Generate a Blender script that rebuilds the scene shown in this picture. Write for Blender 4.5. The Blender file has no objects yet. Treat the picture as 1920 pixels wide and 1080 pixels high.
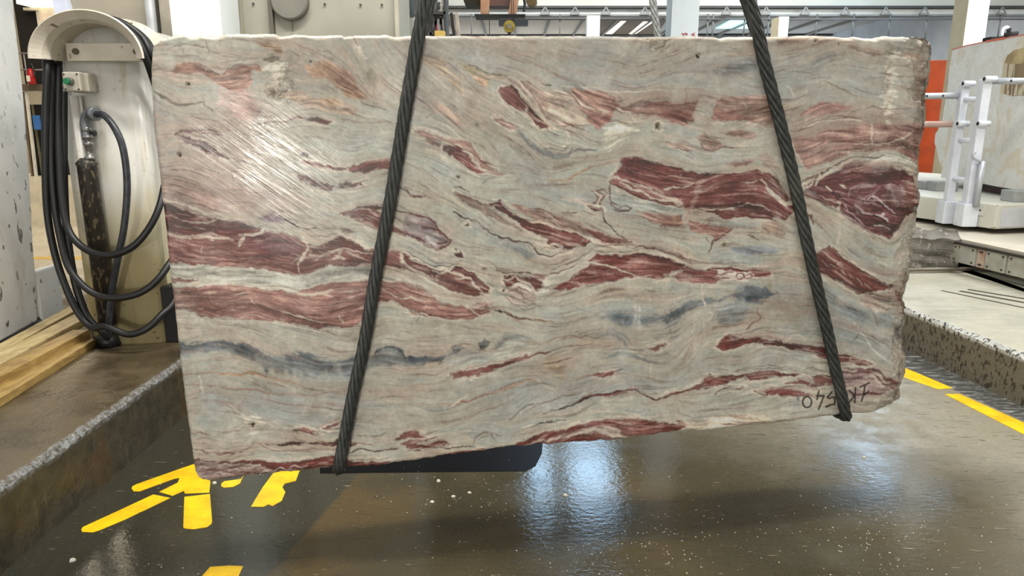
import bpy, bmesh, math, random
import numpy as np
from mathutils import Vector, Matrix

# ------------------------------------------------------------------ camera
SC = bpy.context.scene
COL = SC.collection
PITCH = math.radians(13); FPX = 1330.0; CAMH = 1.6
cam_d = bpy.data.cameras.new('camera'); cam = bpy.data.objects.new('camera', cam_d); COL.objects.link(cam)
cam.location = (0, 0, CAMH); cam.rotation_euler = (math.radians(90) - PITCH, 0, 0)
cam_d.sensor_width = 36; cam_d.lens = FPX / 1920 * 36; cam_d.clip_start = .05; cam_d.clip_end = 200
SC.camera = cam
SC.view_settings.view_transform = 'Standard'; SC.view_settings.look = 'None'
SC.view_settings.gamma = 1; SC.view_settings.use_curve_mapping = False
SC.view_settings.exposure = -0.12
SC.cycles.max_bounces = 6; SC.cycles.diffuse_bounces = 3; SC.cycles.glossy_bounces = 3
SC.cycles.caustics_reflective = False; SC.cycles.caustics_refractive = False

# ------------------------------------------------------------------ world and lights
w = bpy.data.worlds.new('world'); SC.world = w; w.use_nodes = True
bg = w.node_tree.nodes['Background']; bg.inputs[0].default_value = (1, .985, .955, 1); bg.inputs[1].default_value = 1.5

def area(name, loc, size, power, color=(1, 1, 1), rot=(0, 0, 0)):
    l = bpy.data.lights.new(name, 'AREA'); l.shape = 'RECTANGLE'; l.size = size[0]; l.size_y = size[1]
    l.energy = power; l.color = color
    o = bpy.data.objects.new(name, l); COL.objects.link(o); o.location = loc; o.rotation_euler = rot
    return o
YAW = math.atan2(2.705 - 2.391, 1.171 + .728)
area('strip_light', (.3, 2.62, 5.6), (5.0, .22), 480, (1, .98, .93), (0, 0, YAW))      # tube row over the block
area('fill_light_far', (9, 25, 5.6), (8, 3), 700, (.97, .99, 1))  # unseen fill, added to brighten the far hall
area('fill_light_right', (6.5, 6.0, 5.8), (4, 3), 600, (.97, .99, 1))  # added out of view to lift the white block and columns
area('fill_light_middle', (11, 9.8, 5.6), (6, 1.5), 800, (.97, .99, 1), (math.radians(48), 0, 0))  # unseen fill tilted forward, put in for the dark beams
area('fill_light_girder', (3, 17.5, 5.7), (10, .6), 330, (1, .99, .97), (math.radians(62), 0, 0))  # extra light added to brighten the girder
area('fill_light_near', (-1.3, 1.4, 5.7), (1.5, 1.5), 60, (1, .99, .96))  # overhead fill added for the spattered column and hose post
area('hall_light_left', (-6, 11, 4.8), (3, 3), 160, (1, .87, .68))
# floodlamp behind the photographer, its reflection glares on the wet saw marks
flood = area('flood_lamp', (-.86, -3.1, 1.12), (.35, .35), 85, (1, .95, .84), (math.radians(88), 0, 0))

# ------------------------------------------------------------------ geometry helpers
CP, SP = math.cos(PITCH), math.sin(PITCH)
def ray(x, y):
    u = (x - 960) / FPX; v = (540 - y) / FPX
    return Vector((u, CP + v * SP, -SP + v * CP))
def G(x, y, z=0.0):                    # point of a level surface seen at a pixel of the photo
    d = ray(x, y); t = (z - CAMH) / d.z
    return Vector((d.x * t, d.y * t, z))
def D(x, y, Y):                        # point at distance Y in front of the camera
    d = ray(x, y); t = Y / d.y
    return Vector((d.x * t, Y, CAMH + d.z * t))
PA = Vector((-.728, 2.391, 0)); PB = Vector((1.171, 2.705, 0))
TX = (PB - PA).normalized(); NX = Vector((TX.y, -TX.x, 0))   # along the block face, and out of it
def S(x, y, off=0.0):                  # point on the plane of the block's sawn face
    d = ray(x, y); O = Vector((0, 0, CAMH)); p = PA + NX * off
    t = NX.dot(p - O) / NX.dot(d)
    return O + d * t

class MB:
    def __init__(s): s.v = []; s.f = []; s.sm = []
    def box(s, x0, x1, y0, y1, z0, z1, M=None):
        b = len(s.v)
        for x in (x0, x1):
            for y in (y0, y1):
                for z in (z0, z1):
                    p = Vector((x, y, z)); s.v.append(M @ p if M else p)
        for q in ((0,1,3,2),(4,6,7,5),(0,4,5,1),(2,3,7,6),(0,2,6,4),(1,5,7,3)):
            s.f.append([b + i for i in q]); s.sm.append(False)
        return s
    def tube(s, pts, r, n=12, caps=True):
        pts = [Vector(p) for p in pts]; b = len(s.v); N = len(pts)
        rr = r if isinstance(r, (list, tuple)) else [r] * N
        up = None
        for i, p in enumerate(pts):
            t = (pts[min(i+1, N-1)] - pts[max(i-1, 0)]).normalized()
            if up is None:
                up = Vector((0, 0, 1)) if abs(t.z) < .9 else Vector((1, 0, 0))
            a = t.cross(up).normalized(); c = a.cross(t).normalized(); up = c
            for k in range(n):
                th = 2 * math.pi * k / n
                s.v.append(p + (a * math.cos(th) + c * math.sin(th)) * rr[i])
        for i in range(N - 1):
            for k in range(n):
                s.f.append([b+i*n+k, b+i*n+(k+1) % n, b+(i+1)*n+(k+1) % n, b+(i+1)*n+k]); s.sm.append(True)
        if caps:
            s.f.append([b + k for k in range(n)][::-1]); s.sm.append(False)
            s.f.append([b + (N-1)*n + k for k in range(n)]); s.sm.append(False)
        return s
    def prism(s, poly, vec):           # polygon (list of Vectors) swept along vec
        vec = Vector(vec); b = len(s.v); n = len(poly)
        s.v += [Vector(p) for p in poly] + [Vector(p) + vec for p in poly]
        s.f.append([b + i for i in range(n)]); s.f.append([b + n + i for i in range(n)][::-1]); s.sm += [False, False]
        for i in range(n):
            j = (i + 1) % n
            s.f.append([b+i, b+n+i, b+n+j, b+j]); s.sm.append(False)
        return s
    def build(s, name, m, parent=None, bevel=0, label=None):
        me = bpy.data.meshes.new(name); org = Vector((0, 0, 0))
        if parent is not None: org = parent.matrix_world.translation if False else parent['_o'] if '_o' in parent else org
        me.from_pydata([tuple(v) for v in s.v], [], s.f); me.update()
        me.polygons.foreach_set('use_smooth', s.sm)
        bm = bmesh.new(); bm.from_mesh(me); bmesh.ops.recalc_face_normals(bm, faces=bm.faces); bm.to_mesh(me); bm.free()
        me.materials.append(m)
        o = bpy.data.objects.new(name, me); COL.objects.link(o)
        if bevel:
            md = o.modifiers.new('bevel', 'BEVEL'); md.width = bevel; md.segments = 2; md.limit_method = 'ANGLE'
        if parent is not None: attach(o, parent)
        if label: o['label'] = label
        return o
def attach(o, p):                      # geometry is given in world space; keep it there under the parent
    o.parent = p; o.matrix_parent_inverse = Matrix.Translation(-Vector(p.location)) if p.type == 'EMPTY' or True else None
def thing(name, label, cat, loc, group=None):
    o = bpy.data.objects.new(name, None); COL.objects.link(o); o.location = loc; o.empty_display_size = .1
    o['label'] = label; o['category'] = cat
    if group: o['group'] = group
    return o
def tag(o, label, cat, group=None, kind=None):
    o['label'] = label; o['category'] = cat
    if group: o['group'] = group
    if kind: o['kind'] = kind
    return o
def struct(o): o['kind'] = 'structure'; return o
def spline(pts, n=8):                  # Catmull-Rom through points
    P = [Vector(p) for p in pts]; P = [P[0]*2 - P[1]] + P + [P[-1]*2 - P[-2]]; out = []
    for i in range(1, len(P) - 2):
        for k in range(n):
            t = k / n
            a, b, c, d = P[i-1], P[i], P[i+1], P[i+2]
            out.append(.5 * ((2*b) + (c-a)*t + (2*a-5*b+4*c-d)*t*t + (3*b-a-3*c+d)*t*t*t))
    out.append(P[-2]); return out

# ------------------------------------------------------------------ materials
def lin(c): 
    return tuple(((x/255)/12.92 if x/255 <= .04045 else ((x/255+.055)/1.055)**2.4) for x in c)
class NT:
    def __init__(s, name):
        s.m = bpy.data.materials.new(name); s.m.use_nodes = True; s.t = s.m.node_tree
        s.b = s.t.nodes['Principled BSDF']; s.tc = s.t.nodes.new('ShaderNodeTexCoord')
        s.pos = s.t.nodes.new('ShaderNodeNewGeometry').outputs['Position']
    def link(s, a, b): s.t.links.new(a, b)
    def n(s, kind, **kw):
        o = s.t.nodes.new('ShaderNode' + kind)
        for k, v in kw.items(): setattr(o, k, v)
        return o
    def inp(s, node, i, v):
        if hasattr(v, 'is_linked') or isinstance(v, bpy.types.NodeSocket): s.link(v, node.inputs[i])
        else: node.inputs[i].default_value = v
    def mapping(s, scale=(1,1,1), rot=(0,0,0), loc=(0,0,0), src=None):
        m = s.n('Mapping'); s.link(src or s.pos, m.inputs[0])
        m.inputs['Location'].default_value = loc; m.inputs['Rotation'].default_value = rot; m.inputs['Scale'].default_value = scale
        return m.outputs[0]
    def noise(s, scale, detail=4, rough=.55, vec=None, dist=0):
        o = s.n('TexNoise'); s.link(vec or s.pos, o.inputs['Vector'])
        o.inputs['Scale'].default_value = scale; o.inputs['Detail'].default_value = detail
        o.inputs['Roughness'].default_value = rough; o.inputs['Distortion'].default_value = dist
        return o.outputs[0]
    def ramp(s, v, a, b, ca=0.0, cb=1.0):
        o = s.n('MapRange'); s.link(v, o.inputs[0]); o.interpolation_type = 'SMOOTHSTEP'
        o.inputs[1].default_value = a; o.inputs[2].default_value = b; o.inputs[3].default_value = ca; o.inputs[4].default_value = cb
        return o.outputs[0]
    def mix(s, f, a, b):
        o = s.n('Mix', data_type='RGBA')
        s.inp(o, 0, f)
        for i, v in ((6, a), (7, b)):
            if isinstance(v, tuple): v = (*v, 1) if len(v) == 3 else v
            s.inp(o, i, v)
        return o.outputs[2]
    def math(s, op, a, b=0.0):
        o = s.n('Math', operation=op); s.inp(o, 0, a); s.inp(o, 1, b); return o.outputs[0]
    def xyz(s):
        o = s.n('SeparateXYZ'); s.link(s.pos, o.inputs[0]); return o.outputs
    def bump(s, h, strength=.3, dist=.01):
        o = s.n('Bump'); o.inputs['Strength'].default_value = strength; o.inputs['Distance'].default_value = dist
        s.link(h, o.inputs['Height']); s.link(o.outputs[0], s.b.inputs['Normal'])
def mat(name, c, rough=.6, metal=0, c2=None, scale=6, spots=None, bump=0, spec=.5, stretch=(1,1,1), emit=None):
    k = NT(name); c = lin(c); c2 = lin(c2) if c2 else tuple(x*.8 for x in c)
    v = k.mapping(stretch)
    out = k.mix(k.ramp(k.noise(scale, vec=v), .35, .7), c, c2)
    if spots:                          # (colour, scale, threshold)
        out = k.mix(k.ramp(k.noise(spots[1], 3, vec=v), spots[2], spots[2] + .04), out, lin(spots[0]))
    k.link(out, k.b.inputs['Base Color'])
    k.b.inputs['Roughness'].default_value = rough; k.b.inputs['Metallic'].default_value = metal
    k.b.inputs['Specular IOR Level'].default_value = spec
    if bump: k.bump(k.noise(scale * 6, vec=v), bump)
    if emit:
        k.b.inputs['Emission Color'].default_value = (*emit[0], 1); k.b.inputs['Emission Strength'].default_value = emit[1]
    return k.m
# ------------------------------------------------------------------ the marble: stone colour worked out in numpy over the sawn face
X0, Y0, X1, Y1 = 268, 52, 1772, 920
GW, GH = X1 - X0, Y1 - Y0
XX, YY = np.meshgrid(np.arange(X0, X1, dtype=np.float32), np.arange(Y0, Y1, dtype=np.float32))
rng = np.random.RandomState(7)
LAT = rng.rand(256, 256).astype(np.float32)
def vn(x, y, seed=0):
    x = x + seed * 17.3; y = y + seed * 31.7
    xi = np.floor(x).astype(np.int32); yi = np.floor(y).astype(np.int32)
    fx = x - xi; fy = y - yi; fx = fx*fx*(3-2*fx); fy = fy*fy*(3-2*fy)
    a = LAT[yi & 255, xi & 255]; b = LAT[yi & 255, (xi+1) & 255]; c = LAT[(yi+1) & 255, xi & 255]; d = LAT[(yi+1) & 255, (xi+1) & 255]
    return (a*(1-fx)+b*fx)*(1-fy) + (c*(1-fx)+d*fx)*fy
def fbm(x, y, s, seed=0, o=4):
    r = 0; a = .5; t = 0
    for i in range(o):
        r = r + a * vn(x / s * 2**i, y / s * 2**i, seed + i*3); t += a; a *= .55
    return r / t - .5
def sm(a, b, x):
    t = np.clip((x - a) / (b - a), 0, 1); return t*t*(3-2*t)
WX = XX + 10*fbm(XX, YY, 46, 1) + 7*fbm(XX, YY, 12, 2, 4)
WY = YY + 10*fbm(XX, YY, 46, 5) + 7*fbm(XX, YY, 12, 6, 4)

CR = dict(A=(280,50), B=(280,340), C=(280,620), D=(760,50), E=(760,340), F=(760,620), G=(1250,50), H=(1250,340), I=(1250,600))
def tr(s):                             # "A 10,20 30,40 H 5,6": traced points, in steps of 1/3.6 from each tile's corner
    out = []; o = (0, 0)
    for tok in s.split():
        if tok in CR: o = CR[tok]
        else:
            a, b = tok.split(','); out.append((o[0] + float(a)/3.6, o[1] + float(b)/3.6))
    return np.array(out, np.float32)
DRED = (104,52,48); RED = (124,70,64); MRED = (143,92,84); PINK = (163,120,107); SALM = (172,124,100); OCH = (172,132,88)
TAN = (168,140,116); CREAM = (208,194,176); WHITE = (212,206,194); PALE = (186,184,174); GREEN = (172,174,164); COOL = (158,160,158)
BG = (120,124,126); DBG = (88,92,98); MAR = (84,42,44); BLK = (42,34,32); LIL = (172,150,152); BRN = (132,108,94); OLV = (110,100,82)
PV = []                                # ('p'|'v'|'b', colour, points, params)
def P(c, s, e=2.5, a=1.0, r=5.0): PV.append(('p', c, tr(s), e, a, r))
def V(c, s, w=1.2, a=.85): PV.append(('v', c, tr(s), w, a, 0))
def B(c, x, y, rx, ry, ang=0, a=.6): PV.append(('b', c, (x, y), (rx, ry, ang), a, 0))

# broad tints (photo pixels)
for q in [(COOL,1080,110,330,42,0,.6),(COOL,1500,150,240,60,0,.5),(GREEN,450,420,150,40,0,.3),(PINK,400,270,130,60,20,.45),(PINK,380,370,120,40,5,.6),
          (TAN,600,130,160,60,25,.45),(PALE,620,330,120,40,0,.6),(GREEN,660,250,120,70,10,.6),(GREEN,930,260,130,60,30,.6),(GREEN,830,330,120,40,30,.6),
          (GREEN,1080,330,110,50,-20,.6),(GREEN,850,420,120,30,35,.6),(PALE,500,520,240,22,3,.8),(PALE,1330,290,120,30,-10,.5),(PALE,560,625,260,22,4,.6),
          (COOL,520,760,200,45,8,.65),(TAN,600,725,200,16,5,.35),(COOL,960,745,180,45,-8,.55),(TAN,1040,690,50,35,0,.4),(COOL,1400,670,170,30,-5,.45),
          (PALE,1450,690,160,20,-5,.5),(COOL,1180,610,160,30,-5,.4),(BG,1530,590,110,40,25,.55),(COOL,1630,530,90,50,30,.6),(GREEN,800,600,140,30,5,.5),
          (TAN,800,640,60,30,0,.4),(TAN,1440,590,80,16,-5,.35),(PALE,1350,770,190,22,-2,.6),(CREAM,1360,790,90,14,-6,.5),(COOL,1200,720,120,22,-5,.5),
          (PINK,1600,225,120,30,0,.45),(PINK,1200,190,120,26,3,.45),(TAN,1500,85,120,16,0,.4),(COOL,830,90,60,40,0,.5),(TAN,860,190,90,40,35,.4),
          (PINK,420,360,110,34,10,.4),(PINK,1600,260,130,30,0,.5),(TAN,1000,520,60,20,0,.3),(BRN,1735,150,24,100,0,.45),(TAN,1000,90,160,20,0,.3),(BRN,560,150,60,40,30,.25),(COOL,640,700,200,16,3,.4),(TAN,1150,640,120,20,-8,.35),(COOL,1000,320,60,40,0,.35),(TAN,1700,640,24,120,5,.5),(BRN,1735,150,22,90,0,.45),(PALE,1470,440,60,26,0,.5),(COOL,1260,430,90,18,0,.4),(COOL,1150,390,90,20,20,.5),(PALE,990,570,60,30,0,.5)]:
    B(*q)
# --- upper left
P(SALM,'A 150,300 180,265 230,250 330,255 370,265 430,310 490,330 560,280 640,265 740,270 765,300 700,310 690,380 640,430 560,425 480,395 400,350 340,310 260,325 170,322')
V(BRN,'A 330,255 380,268 430,308 490,332',2); V(BRN,'A 490,330 560,278 640,262 740,268',2)
V((150,80,60),'A 500,400 560,422 640,430',3)
P(OCH,'A 690,85 800,100 890,130 905,180 880,200 800,150 720,110',4,.8)
P(OLV,'A 755,232 820,190 880,200 872,230 800,242',3,.9,8)
P((166,120,78),'A 1060,270 1150,230 1280,260 1380,330 1430,400 1490,470 1440,495 1350,470 1260,420 1180,350 1100,320',5,.85,8)
P(OLV,'A 1430,300 1500,290 1540,340 1520,400 1460,380',8,.45,14)
P((196,152,140),'A 480,430 640,420 760,560 800,600 700,640 560,600 480,520',12,.7,12)
P(TAN,'A 900,450 1000,430 1160,500 1290,500 1390,560 1410,605 1320,605 1200,560 1080,560 940,500',5,.9,6)
P(OCH,'A 1150,480 1240,490 1300,510 1200,525',4,.7)
P((140,122,98),'A 810,430 860,400 930,430 890,490 830,495',4,.9,12); P(CREAM,'A 760,290 840,250 900,270 880,340 830,330',3,.7,12)
V(CREAM,'A 860,330 850,400 870,440',5,.6); V(CREAM,'A 850,500 885,550',3,.6)
P(DRED,'A 1055,632 1075,615 1130,610 1225,640 1200,662 1100,642'); V(DRED,'A 730,655 860,640 930,650 1000,605 1060,625',2.2,.8)
P(PINK,'A 630,540 760,570 800,600 740,600',3,.8)
P((122,78,74),'A 150,745 200,700 290,692 450,702 500,735 360,722 230,716 190,748',2.5,.9,6)
P(MAR,'A 170,730 260,742 330,775 400,800 480,850 545,885 470,875 380,835 310,802 240,770',2,.95,8)
V(MAR,'A 540,880 600,900 680,905',1.5,.5)
P((72,36,34),'A 1008,855 1050,833 1090,855 1070,872 1020,872',1.5)
P(RED,'A 1020,897 1110,905 1180,935 1300,945 1400,940 1470,905 1600,892 1680,930 1640,965 1560,962 1480,985 1370,992 1330,965 1200,948',2,1,6)
P(DRED,'A 1030,897 1110,908 1200,942 1300,952 1330,965 1200,948 1100,918',1.5,.9)
P(DRED,'A 1000,990 1060,1000 1200,1050 1340,1062 1450,1080 B 1440,22 1380,52 1260,32 1190,68 1130,30 1040,8',2,1,6)
P((168,134,122),'B 80,20 250,5 400,45 480,110 400,172 250,132 90,110',7,.7,10)
V(BRN,'B 90,60 200,50 300,80 400,140',1.5,.6); V(BRN,'A 60,1040 200,1010 330,1050 420,1080',1.5,.6)
V(OLV,'A 40,450 120,490 200,525 370,518',2.6,.9); V(OLV,'A 370,518 375,545 430,560 435,580',1.6,.9); V(BRN,'A 120,150 220,125 320,128 400,152',1.5,.7)
V(BRN,'A 380,100 390,140 410,185',1.5,.5); V(BRN,'A 480,250 600,240 700,215',2,.5); V(BRN,'A 200,200 330,210',2.5,.6)
V(TAN,'A 80,560 200,600 400,640 600,620',3,.4); P(CREAM,'A 1350,105 1385,110 1460,225 1430,215',4,.9); V(CREAM,'A 1640,160 1720,220',2,.5)  # the cream sliver is a white gleam painted into the stone
V(CREAM,'A 1660,330 1705,380',2,.8)
for x,y in [(262,388),(205,862),(1090,232)]: P(BLK,f'A {x-10},{y-6} {x+8},{y-9} {x+14},{y+6} {x-4},{y+8}',1.2,1,1)
V(BLK,'A 562,978 590,974 628,966',1.1); V((90,90,85),'A 568,980 570,1058',.7)
P((118,84,100),'B 720,250 830,212 920,250 965,290 880,275 760,275',2.5,.8,7)
# --- left red bands
P(MRED,'B 90,150 200,170 330,220 420,250 520,265 640,280 760,320 800,350 900,350 1000,370 1040,400 1120,440 1190,420 1240,385 1300,380 1360,400 1440,450 1510,470 1700,470 1780,540 1872,575 1872,640 1750,605 1640,580 1500,562 1440,557 1380,590 1300,577 1220,572 1150,600 1060,620 950,636 860,612 780,592 700,592 560,577 380,567 270,567 180,547 120,540 60,540 60,150',2.2,1,5)
P(DRED,'B 60,150 190,165 300,215 335,240 220,232 95,192 60,190',2,1,4)
P(DRED,'B 70,245 200,270 340,262 500,262 600,280 700,290 780,328 740,345 640,352 560,372 400,345 300,362 200,350 70,340',3,.9,9)
V((196,180,164),'B 60,225 150,235 260,262 380,290 460,262 520,258',1.8,.8)
P((112,70,76),'B 560,380 700,360 780,350 900,380 1020,420 1050,480 1000,515 860,492 720,462 600,430',4,.9,9)
P((108,54,48),'B 1080,420 1180,440 1230,390 1300,382 1380,410 1450,462 1520,482 1510,545 1420,500 1320,460 1250,462 1180,502 1100,480',3,.95,8)
for i in range(9):
    V((176,136,124) if i % 2 else (112,62,56), f'B 120,{400+i*17} 400,{430+i*17} 700,{470+i*14} 950,{520+i*12}',.9,.5)
V(CREAM,'B 642,352 625,400 590,432',3,.9); V(CREAM,'B 640,358 700,366 750,352 785,328',3.5,.9); V(CREAM,'B 1038,368 1068,440 1040,500 1010,545 1015,610',3.4,.9)
V(CREAM,'B 375,375 410,380 420,405 395,395',3,.8); V(CREAM,'B 85,130 200,148 300,168 360,215 440,232 560,252 660,262',3,.75)
P(CREAM,'B 1250,520 1280,495 1310,530 1270,535',1.5,.8); V(CREAM,'B 1130,540 1200,480 1270,470 1330,455 1420,480 1500,495',1.3,.7)
V((80,50,48),'B 860,240 925,272 1000,306 1060,322 1200,326',1.5,.9); V(BRN,'B 1095,376 1200,370 1300,345',1.5,.8); V(CREAM,'B 1120,350 1250,345 1400,400 1500,440 1600,440 1780,500 1872,540',2.6,.7)
P(RED,'B 1290,205 1400,178 1500,158 1570,160 1590,200 1540,200 1600,270 1700,335 1800,362 1872,395 1872,415 1780,385 1640,340 1500,302 1400,245 1300,225',2,.95,6)
V((190,160,150),'B 1400,190 1480,185 1540,240',2.2,.8)
P((120,92,80),'B 1260,315 1350,315 1400,345 1360,352 1290,345',2.5,.8); V(RED,'B 1600,185 1740,205 1870,240',2.2,.9)
P(PALE,'B 130,545 300,568 560,580 780,595 950,640 1120,620 1250,585 1480,565 1500,640 1300,670 1130,690 1000,740 850,730 600,712 300,705 140,700',3,.8,4)
P((142,96,86),'B 140,650 220,652 330,672 290,682 140,680',2)
P((152,106,94),'B 130,712 320,715 480,712 640,716 800,735 940,757 1040,768 1000,745 1100,710 1250,680 1400,675 1490,668 1700,672 1800,702 1872,742 E 20,695 110,735 200,790 330,828 440,855 560,825 570,890 440,922 330,928 180,914 100,885 0,855 B 1872,925 1760,875 1640,805 1560,810 1440,905 1400,962 1320,1002 1180,992 1050,972 900,942 780,946 640,932 500,916 350,912 260,887 130,882',2.4,1,5)
V(DRED,'B 150,865 260,880 400,866 560,858 700,865 860,882 1000,902 1200,942',1.8,.7); V(DRED,'E 80,880 180,912 330,925',2,.8)
V(DRED,'B 1560,660 1700,760 1872,800 E 60,815 200,850 330,880',1.5,.6); V(CREAM,'B 1560,720 1700,790 1872,810',2,.8)
V(CREAM,'B 995,750 1080,766 1160,742 1235,730',2.8,.85); V(CREAM,'B 895,868 1000,905 1060,920 1190,955',2.4,.8); V(CREAM,'B 1150,750 1240,775',1.5,.8); V(CREAM,'B 690,790 720,835',1.5,.7); V(CREAM,'B 1275,900 1310,955',2,.8)
V((176,140,128),'B 400,770 420,800 470,825 560,830',1.6,.7); P(BRN,'B 240,770 300,765 310,805 260,810',3,.5,8)
for i in range(6):
    V((178,140,126) if i % 2 else (120,72,66), f'B 160,{730+i*24} 450,{738+i*22} 800,{762+i*22} 1200,{800+i*24} 1420,{800+i*20}',.9,.5)
# --- left lower
P(BG,'C 190,60 300,80 400,88 480,60 600,68 700,110 820,168 920,160 1020,145 1100,168 1200,190 1300,200 1460,172 1500,140 1560,108 1640,105 1700,145 1735,190 1872,168 1872,245 1700,235 1560,235 1450,252 1370,302 1300,282 1200,300 1080,318 950,290 860,262 760,240 640,192 520,152 400,132 300,142 200,152',6,.9,10)
P(DBG,'C 200,80 320,90 500,70 620,80 720,130 820,180 700,190 560,140 400,118 210,130',6,.75,10)
P(DBG,'C 900,170 1020,148 1160,185 1300,205 1380,180 1370,290 1250,270 1080,250 960,230',8,.6,12)
V(DBG,'C 1470,178 1540,120 1630,106 1695,142 1725,200',3,.9)
for x in (795,860,892,950,1000,1045): B(DBG,280+x/3.6,620+(270+(x-795)*.1)/3.6,4,6,-20,.75)
P(OCH,'C 455,292 580,284 680,276 757,292 765,310 640,300',1.5,.95); V(OCH,'C 215,298 330,291 460,288 640,292 760,306 900,342 1000,348',1.7,.9)
V((164,132,116),'C 235,362 400,378 560,392 700,396 860,430 1100,432 1340,402',3,.6); V((150,112,98),'C 400,378 560,390 700,398 850,436',1.3,.7)
V(TAN,'C 250,440 400,400 600,420',2,.5); V(TAN,'C 800,480 1000,510 1250,500',2.5,.5)
V(WHITE,'C 330,300 340,360 362,428',1.8,.7)
V(CREAM,'C 525,480 640,572 740,600 880,670 905,722',1.7,.85); V(CREAM,'C 515,515 580,560 650,580',1.6,.8); V(CREAM,'C 640,622 540,702',2,.7); V(CREAM,'C 700,700 650,780 600,830 560,850',2.5,.6)
P(CREAM,'C 640,590 720,585 760,620 740,680 700,695 650,660',2.5,.9,7); P(BLK,'C 672,645 690,625 705,632 685,662',1.3,.9,1)
P((134,82,78),'C 925,665 1000,665 1080,678 1155,700 1120,707 1000,692',1.6); P((134,82,78),'C 1180,652 1240,632 1310,608 1290,642 1200,662',1.6); V(PINK,'C 1130,660 1200,620 1310,600',1.5,.7)
P(DRED,'C 775,766 870,758 960,738 1040,750 1160,755 1280,733 1400,765 1370,780 1200,775 1000,772 860,778',1.6); V((120,64,60),'C 1330,742 1440,765 1500,768',1.5)
V((150,110,100),'C 720,760 860,815 1000,805 1250,800',1.6,.8); V((120,70,66),'C 290,800 400,815 560,832 640,822',2,.8); V((150,106,98),'C 280,690 400,712',1.5,.7); V((150,110,100),'C 300,740 420,735',1.2,.6)
V((120,70,66),'C 640,820 690,780 720,745',1.5,.6)
P((172,142,134),'C 290,880 440,880 700,910 1000,940 1180,920 1260,905 1260,930 1100,960 700,1010 430,1030 300,980',1.5,.95,3)
P((116,54,49),'C 290,858 400,872 560,890 700,884 880,890 1080,868 1265,842 1330,865 1460,880 1640,888 1500,925 1310,925 1180,925 1050,942 880,952 800,932 720,916 600,902 440,884 300,877',1.6,1,5)
for i in range(16):
    x = 330+i*52; y = 915+ (i%3)*22; V((112,70,72) if i % 2 else (212,194,186), f'C {x},{y+8} {x+35},{y-8} {x+70},{y+10} {x+110},{y}',1.3,.8)
V(DRED,'C 330,950 450,930 560,960 700,975 850,960',1.6,.7); V(CREAM,'C 1400,862 1500,862 1600,850 1660,872',3,.8)
V((90,60,56),'C 1345,822 1420,800 1520,815 1640,800 1700,792',1.6,.9); V((110,74,66),'C 1400,700 1470,712 1560,710 1600,690',1.3,.6)
P((146,96,86),'C 1640,745 1720,690 1790,675 1850,700 F 30,678 80,685 140,728 180,735 120,742 20,735 C 1872,742 1760,730',2,1,5)
P((124,74,68),'C 1690,765 1760,742 1872,755 F 40,760 140,768 220,732 260,745 325,766 200,782 100,790 20,815 C 1872,800 1770,795',2,1,6)
# --- left bottom of centre
P(DBG,'F -10,180 100,168 200,178 260,155 330,112 400,122 375,150 300,182 240,225 150,212 60,212 0,205',4,.85,9)
P(COOL,'F 240,170 420,130 600,150 560,200 300,240',6,.6,9); P((84,86,86),'F 490,85 530,60 578,72 572,122 510,132',3,.9,7)
P((134,136,134),'F 600,85 680,30 760,18 835,48 700,72 610,135',5,.85,9); P(PALE,'F 595,180 620,120 700,70 800,60 870,100 780,130 700,190',5,.7,4)
P((132,80,72),'F 305,292 400,270 560,240 700,194 825,174 832,192 700,236 560,282 440,306 330,322',1.8,1,5); V(DRED,'F 828,192 900,154 990,130',1.9); V(BRN,'F 990,125 1100,100 1200,95 1330,80',1.5,.7)
V(PINK,'F 300,280 480,235 700,190',1.5,.7); V((166,132,106),'F 290,505 430,472 560,430 700,380 830,340 880,350',3,.8); V((140,92,80),'F 340,500 500,455 620,420',1.5,.8); V(BRN,'F 560,420 700,360 860,325',1.3,.6)
V(TAN,'F 80,500 200,510 300,490',3,.5); V(CREAM,'F 430,420 370,470 300,520',2.4,.8); V(CREAM,'F 760,580 830,530 900,460',1.5,.6); V(CREAM,'F 900,350 1040,430',2.5,.5)
P(OCH,'F 945,250 1050,236 1040,265 980,272',2.5,.8); P((188,160,124),'F 950,160 1030,150 1070,240 1080,340 1040,340 960,250',8,.5,8)
P(RED,'F 1280,298 1340,282 1400,285 1385,302 1300,306',1.3); V(PINK,'F 1140,332 1260,305 1400,290 1500,290',1.4,.7); V(BRN,'F 700,590 820,500 950,480 1100,440 1140,435',1.5,.8)
P((140,92,84),'F 1540,130 1640,122 1700,98 1765,84 1700,122 1640,132',1.6); V(BRN,'F 1040,55 1100,40 1180,40 1290,5',1.2,.8); V(BG,'F 1290,40 1400,20 1470,70 1500,120',5,.6); V(BG,'F 1350,180 1500,160 1650,210',5,.5)
V((92,44,42),'F 1040,532 1130,490 1240,450 1300,435 1430,412 1545,402 1600,430 1690,465 1780,440 1872,410 I 0,515 120,488',2.2,.95); V(BLK,'F 1040,532 1140,490 1245,454',1.7,.9)
V((120,70,64),'F 1240,448 1380,430 1450,425 1540,400',2.5,.8); V(BRN,'F 1540,380 1640,430 1780,420 1872,392',1.2,.6)
V((74,60,54),'F 855,662 920,630 980,606 1085,600',1.5,.9); V((74,60,54),'F 920,555 1000,538 1030,535',1.2,.8); V(CREAM,'F 780,655 840,648 860,642',2.2,.8)
P((140,84,78),'F 640,800 760,760 860,710 960,680 1080,670 1180,630 1280,615 1380,600 1480,595 1600,600 1740,620 1872,640 I 60,682 130,708 90,742 0,765 F 1872,692 1700,705 1500,735 1380,740 1100,790 700,818',1.8,1,4)
P((104,50,46),'F 640,800 760,758 860,708 960,678 1080,668 1180,632 1080,700 950,720 850,750 760,790',2,.75,7)
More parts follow.
